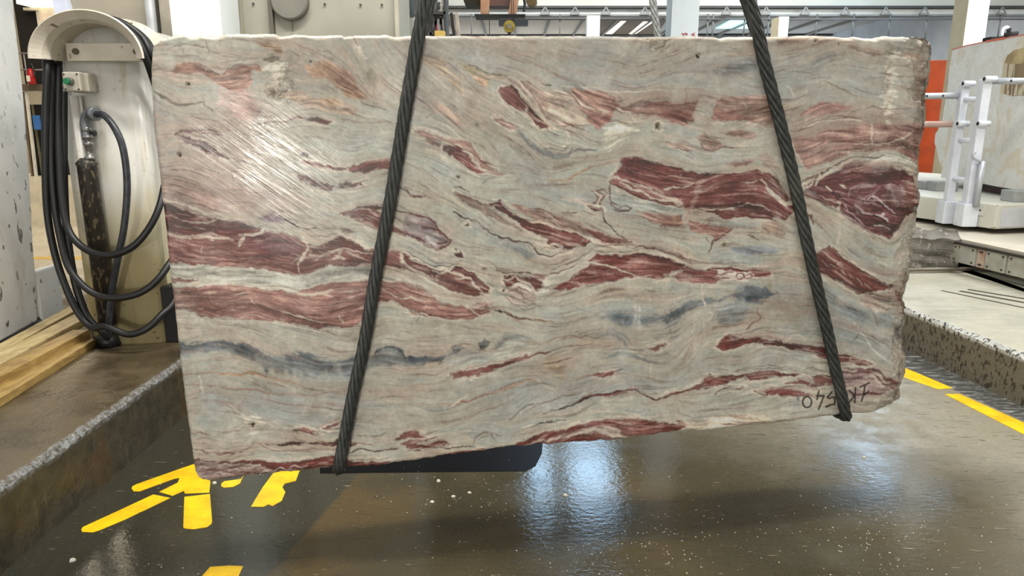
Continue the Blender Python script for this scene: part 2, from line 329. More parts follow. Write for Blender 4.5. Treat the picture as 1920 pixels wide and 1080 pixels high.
V(CREAM,'F 800,785 900,745 1100,712 1280,650 1330,668 1400,712 1560,722',2.8,.85); V((190,150,140),'F 1180,660 1300,640 1450,620 1600,640 1750,655',1.6,.7); V((190,150,140),'F 860,760 1000,720 1180,670',1.4,.7); V(CREAM,'F 700,805 840,775',2.4,.8)
V((100,54,50),'F 1380,640 1470,690 1600,690 1750,660',1.2,.8); P(CREAM,'F 1310,650 1400,640 1480,700 1400,715',3,.6)
P((120,58,52),'F 215,850 350,822 500,808 655,795 560,825 420,845 260,865',1.6); V(BRN,'F 450,770 470,720 540,690 640,702',1.3,.8); V(BRN,'F 480,740 560,700 600,740',1.2,.7); V((80,60,52),'F 130,782 300,800 460,778',1.3,.8)
P((198,178,156),'I 120,700 350,650 500,640 680,660 700,700 540,715 350,735 180,760',5,.75,4); V(TAN,'I 400,640 560,670 700,690',2,.6)
# --- centre top
P((186,156,112),'D 75,165 230,188 272,230 282,290 345,380 400,455 300,375 200,265 110,235',5,.85,8)
P((164,142,96),'D 340,235 430,260 540,310 660,330 705,352 580,352 550,390 490,372 430,300',4,.85,6); P((192,140,106),'D 475,330 550,348 545,392 490,378',3,.7); V((110,98,70),'D 430,255 500,285 575,322 690,330',1.9,.85)
P((182,142,116),'D 210,520 300,540 370,620 382,685 300,625 205,580',6,.75,8); P((150,128,108),'D 20,350 100,400 220,520 200,600 40,480',9,.55,9)
for i in range(7):
    V((150,112,94) if i % 2 else (204,190,170), f'D {60+i*45},{330-i*18} {200+i*50},{470-i*16} {330+i*48},{600-i*20}',1.2,.5)
P((188,168,150),'D 740,372 830,362 920,430 1050,430 1130,500 1210,580 1255,652 1160,672 1060,662 960,602 880,542 820,462',2.5,1,4)
P((170,138,124),'D 780,370 860,400 960,470 960,560 900,520 840,440',4,.7,8)
P((128,84,78),'D 640,470 650,425 730,395 765,422 800,480 830,530 880,570 920,612 965,672 920,688 870,645 820,582 780,562 700,532',2,1,5)
P((92,50,50),'D 830,530 880,565 965,670 920,686 870,640 825,570',3,.9,6)
V(CREAM,'D 728,368 790,445 860,552 910,560 950,630 1010,680 1080,692 1125,765',2.2,.95); V((150,108,98),'D 780,370 860,460 920,540 960,602 1040,650',2,.8); V(CREAM,'D 800,400 860,470 905,540',1.3,.6); V(PINK,'D 1020,660 1150,670 1260,660 1290,690',2,.8); V(PINK,'D 1060,680 1170,740',2,.7)
P(MRED,'D 608,615 660,620 720,650 775,682 720,684 650,652',1.8,.85); V(CREAM,'D 640,630 700,655 750,675',1.1,.7)
P((168,126,108),'D 1090,430 1200,422 1330,438 1420,478 1445,530 1395,580 1385,612 1300,685 1260,662 1200,572 1150,502',2.2,1,5); P((150,98,86),'D 1200,570 1300,600 1385,590 1380,612 1300,684 1255,655',4,.7,6)
V(CREAM,'D 1110,440 1180,512 1260,552 1365,580',2,.9); V(CREAM,'D 1045,400 1150,415 1260,405 1380,440 1600,430 1720,420',1.8,.8); V(BRN,'D 1060,430 1110,450 1180,520',1.3,.7)
P((164,122,108),'D 1430,540 1600,492 1750,488 1872,500 G 220,490 212,540 172,600 182,650 120,662 0,640 D 1800,625 1700,602 1560,602 1480,572',3,.95,6)
P((148,96,86),'G -30,560 100,560 170,600 178,648 110,655 -20,610',5,.7,8); V((108,108,94),'D 1445,540 1520,544 1605,538',2.6,.85); V(CREAM,'D 1420,545 1500,590 1560,640',2,.7)
V((120,126,130),'D 765,700 820,780 900,842 1000,880 1100,872 1130,830',7,.75); V(CREAM,'D 800,690 860,760 950,810 1060,820 1100,790 1100,740',1.6,.7); V((100,104,108),'D 1120,852 1200,832 1295,830',3,.8); V((130,134,134),'D 700,780 800,850 860,870',2,.6); V((120,124,124),'D 930,820 1060,840 1110,810',1.5,.6)
P((202,194,172),'D 1350,690 1450,640 1560,690 1500,742 1380,835 1340,765',8,.85,9); P((112,96,76),'D 1690,685 1705,640 1722,655 1715,690',2,1,2); V(CREAM,'D 1675,700 1680,650 1710,630 1745,650 1740,700 1690,712',2.2,.8)
P((114,62,58),'D 245,850 255,798 330,785 400,822 460,882 520,942 572,985 480,998 400,942 320,882',2,1,5); V(CREAM,'D 240,835 245,775 330,765 410,808 470,870',2,.9); V((80,40,40),'D 440,870 500,960 570,985',1.4,.8)
P((152,114,98),'D 65,702 150,710 240,740 330,760 440,770 465,832 520,912 600,975 735,1002 640,1012 560,985 460,870 380,790 260,765 230,820 150,770',2.5,.9,6); V((112,64,58),'D 470,840 520,902 575,932',2,.9); P(MRED,'D 80,705 180,730 230,800 170,770',3,.7)
V((176,136,92),'D 955,1035 1080,1040 1140,1000 1210,970 1330,922',2.2,.85); V(TAN,'D 1130,900 1250,880 1400,850',3,.5); V(BRN,'D 1680,780 1780,785 1872,830',1.3,.6)
V(OLV,'D 520,1065 560,1040 600,1020',1.3,.8); V(COOL,'D 600,200 700,240 860,260 1000,340',3,.3)
P((140,128,120),'D 1590,85 1790,75 1800,120 1720,172 1650,150',4,.6,14); V(WHITE,'D 1660,150 1710,165 1760,140 1790,90',1.8,.6); V((90,84,78),'D 920,378 980,388',1.8,.8); B(BLK,896,234,3,3,0,.7); B(BLK,861,333,3,3,0,.7)
V((168,150,134),'D 300,200 500,260 660,320 900,370',1.4,.6)
# --- right top
for c,x,y in (('G',215,195),('G',1010,100),('G',1157,120),('G',1517,175)):
    k = 14 if x in (215,1517) else 8
    P(BLK,f'{c} {x-k},{y-k*.8} {x+k*.3},{y-k} {x+k},{y+k*.7} {x-k*.2},{y+k}',1,1,1)
V(CREAM,'G 230,120 215,165',2,.4); P((170,142,122),'G 720,85 850,75 950,95 900,120 760,130',5,.8); P((162,136,118),'G 1225,130 1300,125 1400,150 1475,165 1460,188 1380,192 1240,158',3.5,.85)
P((162,136,120),'G 1580,170 1700,180 1780,200 1720,215 1600,200',4,.7); P((146,150,154),'G 300,300 420,240 560,200 650,250 600,320 400,360',9,.7,12); P((138,138,136),'G 950,290 1000,200 1060,165 1150,170 1140,210 1060,260 1000,305',6,.7,8)
P((172,140,120),'G 380,165 520,175 600,160 590,195 450,200',5,.6)
V((140,130,122),'G 740,300 860,295 940,300 1000,325',1.2,.7); V((142,132,112),'G 1030,370 1080,385 1150,405 1210,415 1285,462',2,.8); V((130,118,104),'G 1350,345 1500,335 1600,345 1700,330',1.3,.6)
P((144,132,118),'G 1480,110 1560,120 1590,160 1540,230 1470,180',5,.7,12)
P((206,194,178),'G 1500,180 1545,180 1540,260 1535,330 1530,400 1535,470 1520,560 1505,640 1495,700 1485,640 1480,560 1470,470 1480,400 1485,330 1492,260',3,.95,15)
for i in range(14): B((150,138,124),1250+(1500+(i*37%50)-30)/3.6,50+(215+i*32)/3.6,4,3,i*40,.6)
P((168,130,112),'G 345,490 500,480 700,468 775,500 750,660 600,652 460,642 380,640 300,622 322,550',3,.9,6); P((156,104,88),'G 300,622 330,570 450,575 600,620 600,645 460,642 380,638',4,.8,8)
V(CREAM,'G 300,652 480,652 620,665 740,692',2.2,.85); V(CREAM,'G 830,690 940,662 1050,632 1150,625 1310,632',2.2,.85); V(BRN,'G 830,700 900,690 980,640 1100,620 1200,615 1240,575 1310,550 1400,535 1520,562 1640,550',1.3,.75); V(BRN,'G 1080,610 1130,570 1300,545',1.2,.6)
P((162,112,100),'G 870,600 1000,512 1120,500 1250,540 1120,572 960,592',3.5,.85,8); P((176,150,104),'G 775,530 800,520 840,550 800,560',3,.7)
P((162,122,110),'G 850,740 1000,740 1060,710 1280,690 1340,660 1480,660 1700,652 1790,680 1760,760 1720,860 1740,930 1660,890 1560,840 1480,830 1380,850 1260,850 1200,880 1150,902 1060,922 940,962 880,905',3,.95,6)
V(CREAM,'G 1265,800 1380,797 1500,790 1600,742 1692,688',2.6,.75); V(CREAM,'G 1380,648 1378,720 1385,800',2,.8); V((140,92,84),'G 900,760 1050,770 1200,760 1300,800',1.8,.5); V((140,92,84),'G 880,830 1000,850 1130,840',2,.5)
P((150,106,96),'G 1660,680 1760,690 1750,790 1700,900 1650,830',5,.7,10)
P((168,136,118),'G 188,748 260,730 330,760 400,805 360,842 300,846 240,822 220,780',2,.95,3); V((110,84,72),'G 220,790 250,830 300,848 360,842',1.3,.8)
P((164,126,110),'G 345,706 450,700 600,720 625,742 560,765 440,742',2,.9); P((168,136,118),'G -10,790 90,785 180,810 182,850 120,845 40,815',2,.9); V((110,84,72),'G 60,820 130,842 185,855',1.3,.7)
P((166,126,114),'G 405,925 480,900 600,890 540,932 430,942',2.5,.85); P((164,120,106),'G 600,860 680,840 760,960 700,970 640,920',5,.6,8); V(CREAM,'G 850,780 870,860 930,960',3,.7); V(CREAM,'G 660,900 760,940 800,1040',2.5,.6)
P(PALE,'G 1215,860 1400,845 1560,850 1660,880 1700,930 1620,960 1560,920 1480,900 1340,910 1240,900',3,.85,5)
# --- right reds
P((130,78,74),'D 1370,1040 1420,985 1460,900 1600,887 1720,918 1872,958 G 100,965 220,992 320,987 500,982 600,968 690,990 770,1060 H 830,130 862,170 830,210 800,266 740,250 640,245 520,240 380,246 300,212 180,190 0,162 E 1700,132 1560,90 1430,30',2,1,5)
P((110,58,56),'D 1460,900 1600,890 1720,920 1872,962 G 120,980 150,1030 D 1800,1010 1650,980 1480,1000',5,.6,8)
P((112,56,52),'H 380,246 520,180 600,150 680,180 760,170 800,264 740,250 640,245 520,240',5,.7,9)
V(CREAM,'H -20,52 40,50 130,46 185,18',1.8,.85); V(CREAM,'H 190,185 320,187 440,178 560,145 640,172 700,200',1.6,.8); V(CREAM,'H 635,-5 700,62 740,112 792,150 860,140',4.2,.9); V(CREAM,'H 480,0 600,5',2,.6); V((170,120,108),'H 300,60 420,110 500,60 600,90',1.4,.7)
V((186,150,136),'H 240,-10 225,20 200,100 150,200 105,350',6,.55); V(CREAM,'H 800,150 870,158',2,.9); V((80,40,40),'H 760,30 830,120 870,140',2,.7)
V((186,140,128),'D 1500,960 1600,990 1700,1010 1872,1020',1.2,.6); V((90,46,46),'D 1560,950 1700,980 1850,1040',1.3,.6)
P((150,100,92),'E 1370,0 1410,-15 1520,20 1640,60 1760,130 1872,165 1872,178 1740,150 1600,112 1480,60',1.5,.9,3); V(CREAM,'E 1440,0 1500,30 1600,70 1650,102 1780,140 1872,160 H 40,170',2.4,.85); V((90,44,44),'E 1410,20 1520,70 1620,118 1760,158 1872,176',1.8,.8)
P((162,164,158),'E 1385,62 1480,75 1600,118 1760,165 1872,190 1872,240 1700,215 1540,190 1400,130',3,.7,3); P((162,164,158),'H 240,258 300,240 450,262 600,280 640,300 500,302 320,295',2,.95,2); V(BRN,'H 228,268 270,250 340,236',1.3,.8); V(BRN,'H 240,275 330,296 480,305',1.2,.7)
P((164,120,100),'E 1555,195 1700,218 1872,245 1872,330 1740,302 1640,252',3,.95,5); P((164,120,100),'H -20,232 110,228 100,330 -20,320',3,.9,5); P((164,112,94),'H 150,262 250,292 440,308 400,352 330,382 260,352 150,332',2.5,.95,6)
V((100,56,54),'H 440,312 385,360 310,402 288,470 280,480',1.9,.9); V((190,150,140),'H 430,330 370,390 320,420',1.6,.7); V((120,76,70),'H 255,380 285,420',1.5,.8)
P((150,122,104),'H 660,290 740,275 825,330 790,382 700,362 640,330',3,.8,13); V(CREAM,'H 440,340 500,320 600,335 640,360',2.4,.7); V((110,76,66),'H 540,360 580,378 620,400',1.6,.8); V(CREAM,'H 430,350 470,360 540,345',1.5,.6)
P((138,142,148),'H 430,435 500,425 640,440 755,470 720,492 560,492 440,482',4,.9,7); P((192,178,150),'H 370,410 410,398 425,430 400,455 375,445',2,.9,6); P((90,80,64),'H 380,430 398,420 395,440',1,.9,1)
# curl left of the big red
for s in ('E 1250,62 1340,50 1370,80','E 1270,75 1300,110 1270,150 1240,165','E 1350,80 1300,140 1330,190','E 1280,60 1340,90 1310,150'): V((134,92,82),s,2,.85)
V(CREAM,'E 1260,55 1320,100 1290,150 1300,180',1.6,.8); P((112,58,54),'E 1238,168 1330,192 1310,198 1270,192',1.2); V((120,74,68),'E 1370,-5 1378,60 1382,160',2,.8); V((84,66,58),'E 1328,195 1350,260 1420,330 1512,402',1.7,.9)
for s in ('E 1370,150 1440,182 1500,192 1520,170 1480,155 1440,172','E 1375,150 1400,140 1430,150','E 1390,180 1450,195 1500,195'): V((92,56,54),s,1.3,.85)
P((178,150,132),'E 1060,110 1200,130 1240,150 1200,150',4,.5)
# centre dark wedge
P((156,128,114),'E 325,85 400,95 540,160 640,222 740,292 820,342 760,332 640,262 500,202 380,142',2.2,.85,5); P((118,84,78),'E 330,82 380,88 440,122 560,155 620,130 640,180 520,165 420,135',2,.8,5)
P((106,54,50),'E 560,150 600,133 635,128 700,190 780,240 900,280 1080,322 1180,356 1262,402 1200,432 1100,460 1030,462 960,430 972,380 880,360 780,302 690,242 600,182',1.8,1,4); P((136,84,76),'E 980,370 1060,350 1180,372 1225,400 1180,430 1080,455 980,432',4,.8,8)
P((176,138,120),'E 705,150 780,148 860,172 960,210 1060,232 1160,282 1260,322 1400,362 1505,402 1460,412 1300,402 1160,342 1000,302 850,242 760,202',2.2,.85,6)
P((130,78,72),'E 1180,310 1300,340 1430,368 1520,402 1400,402 1280,382',2,.85,7); P((144,98,88),'E 715,150 790,152 800,180 850,200 790,190',2,.8,4)
V((84,60,54),'E 1010,235 1060,212 1150,200',1.3,.8); V(CREAM,'E 640,140 720,220 860,265 1000,300 1160,345 1275,405',2,.7); V((186,150,136),'E 1040,250 1200,300 1380,350',1.5,.6); V((120,80,72),'E 870,210 950,250 1060,255 1180,290',1.6,.6)
V((84,62,60),'E 325,205 380,238 480,270 560,342 650,382 760,405 830,402 880,450 900,490 980,517 1060,487',1.9,.9); V((150,140,132),'E 340,240 440,280 540,360 640,400 780,420 850,440',1.4,.6); V((84,62,60),'E 330,205 375,236 395,240',2.6,.9); V(CREAM,'E 820,440 880,500 980,530 1060,495 1180,430',2.2,.8)
V(CREAM,'E 870,450 900,425 950,450 1000,425 1050,450 1010,475 900,465',3,.8); V((130,90,84),'E 880,440 920,470 960,450 1000,470',1,.7); V((96,64,60),'E 330,45 380,45 430,85',1.5,.8)
P((150,156,156),'E 550,405 640,412 800,440 905,512 830,532 700,452',5,.8,9); B((122,130,134),990,470,18,9,40,.6)
for s in ('E 400,292 428,280 445,298 415,304','E 330,490 372,470 388,512 342,518','E 508,585 552,588 540,597','E 330,455 352,458 345,470'): P((96,60,56),s,1.3,1,3)
P((156,136,138),'E -10,215 80,232 160,248 220,300 240,350 312,392 290,432 210,465 140,442 100,382 20,372 -10,350',2,.8,6)
for s in ('E -30,205 80,232 160,248 215,300 240,352 312,395 292,430 212,465 145,440 105,385 30,372 0,345','E 100,280 170,300 230,330 290,380','E 150,430 250,425 300,400'): V((104,64,64),s,2.2,.9)
P((188,180,178),'E 150,370 230,360 250,400 200,430 150,420',4,.8,6); P((110,76,80),'E 100,280 200,290 230,335 110,330',3,.7,9)
V((104,64,64),'B 1640,60 1690,20 1760,80 1800,100 1860,100',2,.8); V((104,64,64),'E 0,30 40,90 120,112 130,95',1.8,.8); V((120,92,88),'E 90,0 160,60',1.3,.6); V((140,120,110),'B 1620,140 1700,170 1872,230',1.6,.7)
# left-centre ribbon
P((128,88,80),'E -10,500 80,552 170,592 260,600 330,570 400,590 470,622 530,690 572,742 545,752 480,782 400,752 330,742 260,702 200,672 100,622 -10,592',2,1,4)
P((92,50,46),'E -10,500 80,552 170,592 260,606 200,640 100,600 0,545',3,.85,5); P((96,54,50),'E 300,590 345,575 400,592 470,625 535,690 572,742 545,750 490,700 440,640 370,610',2.5,.9,5)
V(CREAM,'E 180,600 240,622 290,600 340,565 420,590',1.5,.8); V(CREAM,'E 100,640 200,690 300,740 400,760 470,780 540,770',2.2,.8); V((90,70,64),'E 0,480 80,520 180,570 290,570 360,560',1.3,.8); V(BRN,'E 20,450 120,500 220,555 340,550 430,590',1.2,.7); V(BRN,'E 400,520 480,555 560,600',1,.5)
# small dark triangle
P((100,52,48),'E 665,632 740,632 860,650 945,700 900,742 840,720 780,672 720,692 650,745 672,700',1.8,1,5); P((190,170,160),'E 680,742 760,692 870,742 892,802 780,822 700,792',2,.9,6); V(CREAM,'E 738,640 760,665 840,702 885,752',2.2,.9); V(CREAM,'E 665,660 720,665 735,640',1.2,.8)
for s in ('E 690,750 760,720 860,760','E 700,780 780,790 870,800','E 740,830 820,835 880,820','E 780,740 800,800'): V((130,92,86),s,1.2,.7)
V((152,120,112),'E 660,770 720,830 800,860 880,860',1.2,.7); P((150,110,100),'E 780,850 880,850 870,862',1.2,.8)
V((70,44,34),'E 600,868 640,872 690,892 760,920 850,935',2.2,.95); V((150,106,62),'E 850,934 920,940 1010,955',1.8,.9); P(BRN,'E 620,872 700,890 780,925 850,938 760,932 690,905',1.5,.7)
P((140,100,90),'E 430,840 500,815 580,830 600,890 560,900 480,900 420,880',3,.7,12); V(CREAM,'E 440,850 500,900 580,910',1.6,.8); V(CREAM,'E 470,840 540,850 580,890',1.4,.7)
P((178,160,130),'E 900,780 1060,720 1000,770 920,800',5,.6); P((196,190,176),'E 880,750 940,670 1010,680 1000,730 900,820 890,860',5,.8,8)
# lower red band, centre to right
P((142,86,79),'E 980,722 1040,700 1120,660 1180,612 1245,565 1240,530 1300,490 1420,488 1560,478 1640,490 1760,530 1872,562 H 60,542 130,570 200,600 250,605 300,588 400,580 500,600 600,598 700,610 695,626 600,646 480,672 360,652 300,690 180,692 60,662 -20,640 E 1872,605 1800,650 1700,662 1600,642 1540,642 1500,648 1400,682 1300,692 1200,702 1060,742',1.8,1,4)
V((90,38,36),'E 1255,542 1330,500 1420,500 1500,510 1600,490 1700,512 1800,550 1872,575 H 60,550 120,572 210,608 260,612',3,.95); P((112,54,50),'E 1250,540 1300,495 1420,490 1560,480 1500,530 1430,555 1350,560',3,.8,6)
V((92,42,40),'E 1120,660 1180,612 1250,572 1340,592 1440,640 1500,648',2,.8); V(CREAM,'E 1230,545 1350,560 1430,590 1560,642',2.4,.9); V((194,170,150),'E 1120,640 1190,595 1240,560',2.6,.8); V(CREAM,'E 970,690 1080,680 1200,700',1.6,.7); P((180,140,130),'E 1220,600 1280,590 1300,640 1240,650',3,.6,9)
V((110,50,46),'H 220,620 300,600 400,582 520,605 600,640 690,615',2.6,.8); P((176,130,120),'H 60,640 100,600 180,640 240,640 180,690 70,665',4,.7,6)
P((200,180,166),'H 350,602 430,600 505,640 450,667 380,657 340,630',2,.9,4); P((200,176,164),'H 450,650 480,615 560,610 580,650 540,675 470,672',2,.9,3)
for s in ('H 460,650 475,625 505,622 515,645 495,662 470,660','H 520,650 530,625 560,622 572,645 550,664','H 350,630 400,612 450,615','H 360,640 420,650'): V((116,56,52),s,1.4,.85)
for i,(s,c) in enumerate([('E 975,645 1080,590 1180,550 1290,478 1400,468 1520,462 1640,440 1760,480 1872,520 H 100,560 250,545 400,560 600,600 800,610',BRN),
    ('E 990,610 1060,565 1150,530 1280,440 1400,420 1540,420 1700,450 1872,510 H 60,525 200,535',(134,100,92)),('E 970,640 1060,600 1160,560 1240,520',(120,84,76)),('E 1530,440 1600,430 1700,460 1872,530',(96,60,56)),
    ('E 1520,470 1640,462 1760,500 1872,545 H 60,540 200,575',CREAM),('E 930,590 1040,560 1100,520',(110,84,76)),('H 0,480 100,525 300,545 460,555 600,590 900,640',(150,118,100)),('H 560,590 650,585 760,600 900,620',(170,140,116)),('E 960,660 1100,600 1240,520 1320,450 1500,430',CREAM)]): V(c,s,1.3 if c is not CREAM else 2.2,.75)
V((84,60,56),'E 610,598 700,615 820,620 945,640',1.8,.9); V((150,120,112),'E 560,530 620,590 700,600',1.3,.6); V(CREAM,'E 930,640 960,690 1000,720',4,.7); P((124,82,76),'E 860,630 945,640 930,665 880,660',2,.7)
P((150,60,44),'E 1010,700 1080,675 1120,670 1100,700 1050,715',3,.6)
# grey band right
P((118,124,128),'E 1280,902 1400,882 1500,892 1620,902 1760,900 1800,862 1872,822 H 60,842 200,802 400,770 540,722 680,722 722,762 660,802 540,802 400,792 260,832 120,902 60,962 -10,992 E 1872,932 1760,942 1620,962 1500,982 1380,932',7,.9,14)
P((88,96,102),'E 1380,900 1500,895 1620,930 1500,960',7,.8,10); P((82,88,94),'H 540,725 680,725 715,765 650,800 560,795',7,.75,12); P((88,94,98),'H -10,880 60,850 140,860 60,930 -10,970',6,.6,12)
P((138,142,144),'H 330,870 460,840 570,850 520,950 380,990 320,940',7,.8,9); P((134,140,142),'H 1040,690 1150,770 1280,850 1400,880 1560,920 1625,962 1500,992 1350,962 1200,902 1080,822',8,.8,10)
V((70,72,74),'H 1205,830 1240,860 1295,880',1.8,.8); V((90,92,92),'H 1395,890 1410,940 1430,980',1.6,.8); V((96,100,100),'H 730,735 750,760',2.5,.7); P((140,128,92),'H 680,690 700,670 710,720 690,735',2.5,.6)
V(CREAM,'H 230,700 245,780 255,860',2,.85); V(CREAM,'H 290,970 305,920 290,870',2,.7); V((130,90,80),'H 625,860 630,930 570,970 545,1010',2,.7); V((172,140,100),'H 850,885 930,880 1000,880',2,.6); V(BRN,'H 250,880 330,870 310,960',1.5,.5)
for i in range(10): B(WHITE,1193+(i*7%14),568+i*5,2.5,5,0,.5)
V((140,128,118),'E 1040,1050 1150,1040 1250,1000 1400,985',1.3,.7); V((130,134,134),'E 1290,1030 1400,1000 1480,1040 1520,1075',4,.5)
V((150,110,96),'I 100,280 160,180 230,100 240,20',1.6,.5); V((160,120,104),'I 120,280 180,120 300,30',1.2,.4)
# maroon lens
P((112,70,72),'G 950,1062 1050,1010 1160,960 1240,940 1340,932 1480,948 1600,965 1690,1005 1735,1080 H 1738,20 1738,120 1720,200 1640,235 1560,332 1500,382 1480,372 1360,332 1260,262 1160,182 1060,132 930,112 905,60',2.2,1,6)
P((150,122,118),'G 1120,960 1240,915 1340,905 1480,925 1600,950 1560,990 1400,985 1300,960 1200,985',3,.7,10)
V(CREAM,'G 900,1062 1000,1035 1100,990 1180,940 1250,905 1340,885',2.6,.8); V((96,60,60),'G 900,1050 1020,1000 1120,940 1250,885 1380,880 1480,870',1.8,.8); V((96,60,60),'H 930,0 1000,-20 1060,-60',2,.7); V(CREAM,'H 905,60 940,45 990,10',3,.85); V(CREAM,'H 1000,30 1020,-10 1030,-50',3.5,.8)
def lens(x, y):                        # coordinates of the close look at the lens, 1500..1740 x 320..460
    return f'{((1500 + x/7.7125) - 1250)*3.6:.1f},{((320 + y/7.7125) - 340)*3.6:.1f}'
def LV(c, pts, w, a=.9): V(c, 'H ' + ' '.join(lens(*p) for p in pts), w, a)
for pts, w, c in [([(780,380),(900,440),(1070,410),(1000,400)],1.2,MAR),([(640,460),(720,560),(830,590),(900,650),(1100,670),(1220,720),(1400,860)],2.2,(66,32,36)),
    ([(500,300),(620,400),(760,520),(880,600),(1000,660),(1120,660)],2.2,(62,34,34)),([(560,560),(700,660),(850,740),(1000,790),(1180,780),(1320,850)],2,(74,40,42)),([(650,650),(800,770),(920,860),(1000,880)],1.8,(66,36,38)),
    ([(900,500),(1000,530),(1150,570),(1170,600)],1.6,MAR),([(930,590),(1050,600),(1160,590)],2.4,(70,34,38)),([(1150,440),(1280,560),(1400,640)],2,(80,44,50)),([(700,160),(900,150),(1100,180),(1300,190),(1450,210)],2.6,(92,46,46)),
    ([(520,120),(600,80),(760,40),(900,30)],3,(96,48,46)),([(1200,80),(1350,130),(1550,140),(1700,200)],3.5,(92,52,50)),([(330,230),(460,300),(560,420)],2,(78,42,42)),([(100,330),(250,400),(420,500),(520,560)],1.6,(110,70,68)),([(1200,230),(1280,330),(1330,470)],3,(92,50,54)),([(1540,640),(1500,740),(1420,800)],2.5,(92,56,54)),([(1250,930),(1300,880),(1400,870)],2.4,(82,48,50))]: LV(c, pts, w)
for pts, w, c in [([(1000,410),(1070,370),(1150,400),(1220,470),(1290,570),(1390,620)],2,(198,178,182)),([(800,500),(880,580),(940,640),(1080,650)],1.8,(176,150,156)),([(1110,650),(1180,670),(1280,720)],2.6,(204,184,184)),([(640,540),(760,640),(860,740),(960,800)],1.8,(176,148,152)),
    ([(1080,790),(1180,800),(1300,850)],1.8,(196,172,168)),([(940,450),(1040,480),(1180,520)],1.8,(168,144,152)),([(1290,230),(1360,330),(1400,480)],4.5,(172,142,132)),([(1480,260),(1540,360)],3,(176,150,140)),([(740,250),(900,220),(1100,200)],5,(160,130,128)),([(360,240),(460,290)],1.8,CREAM),
    ([(560,200),(660,240)],2,CREAM),([(250,340),(420,400),(520,460)],1.4,(184,154,144)),([(650,460),(700,560)],1.6,(190,160,164)),([(1190,640),(1240,640)],3,(206,190,188)),([(880,440),(960,380),(1060,340),(1160,240)],1.4,(160,132,140)),([(1120,60),(1200,60)],1.6,CREAM),([(520,460),(580,480),(560,700),(540,1060)],3.6,(198,188,176)),
    ([(600,620),(760,740),(900,840),(1040,900)],3,(166,144,148)),([(60,380),(200,470),(340,600),(480,740)],2,(186,164,150)),([(1330,980),(1450,880),(1560,800),(1640,700)],3,(190,164,152)),([(1560,200),(1650,240),(1720,320)],2.5,(160,128,122))]: LV(c, pts, w)
LV((120,80,78), [(90,640),(150,660),(180,760)], 4.5); LV((150,140,128), [(60,460),(150,520),(250,560),(340,660)], 5, .5); P((150,128,124),'H 1480,30 1640,60 1680,180 1560,190 1500,120',8,.55,8)  # final patch: shine on the lens, painted into the stone colour
P((112,72,66),'H 1640,40 1700,30 1738,80 1720,200 1640,225 1560,200 1620,150',3,.75,8); V(CREAM,'G 1690,990 1730,1060 H 1735,30',3,.6)
# red triangle
P((126,72,67),'H 960,500 1060,455 1110,433 1150,470 1200,530 1300,592 1400,652 1500,690 1575,720 1480,732 1380,772 1290,762 1220,702 1100,660 1010,625',2,1,5)
P((176,140,126),'H 1130,610 1180,650 1260,690 1330,740 1290,752 1200,690',5,.8,12); P((170,130,118),'H 1150,570 1200,560 1180,600',3,.6,8)
V(CREAM,'H 1115,430 1200,515 1300,580 1400,638 1500,680 1580,706',2.6,.85); V((92,48,46),'H 1130,445 1200,525 1300,590 1400,650 1560,718',1.6,.9); V(CREAM,'H 1010,635 1110,670 1220,720 1290,770 1400,750 1550,740',2,.8)
for i in range(12): V((196,166,152) if i % 2 else (90,48,46), f'H {1030+i*28},{520+i*15} {1060+i*28},{545+i*15} {1085+i*27},{540+i*17}',1.3,.75)
P((184,158,146),'H 1290,775 1400,762 1550,745 1610,800 1610,862 1480,882 1380,875 1300,822',4,.85,7); P((206,196,170),'H 1420,810 1530,800 1570,860 1430,870',5,.7,13); P((150,104,92),'H 1560,730 1630,770 1615,840 1580,790',3,.85,8)
P((170,168,150),'H 1410,500 1480,490 1500,560 1470,620 1430,580',6,.7,9); P((186,184,176),'H 1090,410 1130,400 1160,430 1120,440',3,.9,6); V((150,120,112),'H 1180,190 1260,270 1340,330 1440,390 1480,420',1.6,.7); P((190,170,150),'H 1370,370 1410,378 1400,400 1375,400',2,.8,4)
P((160,152,148),'H 1600,320 1700,300 1660,450 1560,480',9,.5,10); P((134,122,112),'H 1600,650 1660,640 1670,690 1620,760',3,.7,8); V(BRN,'H 1650,640 1620,720 1600,820',2.4,.6)
# --- right lower
P((120,62,58),'I 330,182 390,120 430,104 520,125 640,125 780,130 800,150 900,160 1000,165 1100,190 1150,210 1250,235 1350,270 1395,292 1300,297 1240,280 1180,272 1100,258 1020,232 960,202 860,197 780,172 640,162 540,167 440,187 380,202',1.6,1,4)
V(CREAM,'I 790,150 850,100 900,105 940,140',1.5,.7); V(PINK,'I 380,110 470,100 560,118 640,112',1.3,.7); V((180,150,140),'I 860,185 960,195 1000,215',1.4,.7); V(CREAM,'I 1230,270 1240,250 1270,240',1.2,.7); V(CREAM,'I 500,240 600,200 700,165',1.6,.6); V(CREAM,'I 560,230 640,190 740,170',1.2,.5)
P((134,82,76),'I -20,512 120,480 220,440 290,375 330,385 400,378 530,372 620,340 700,342 800,368 905,368 820,385 700,386 600,406 560,400 480,395 400,430 340,452 200,472 100,492 -20,532',1.8,1,4)
V((88,42,40),'I -20,525 120,485 220,445 330,400 440,380 540,378 620,360 760,375 900,372',1.7,.8); P((150,106,100),'I 580,370 640,345 700,350 720,378 620,392',3,.7,5)
P((138,82,78),'I 425,457 520,458 545,472 450,474',1.5); P((136,80,76),'I 600,480 700,458 800,465 920,490 1010,510 900,518 800,518 680,502',1.8); P((138,84,80),'I 805,425 900,400 980,380 1120,385 1130,432 980,458 940,440',2,.9,6)
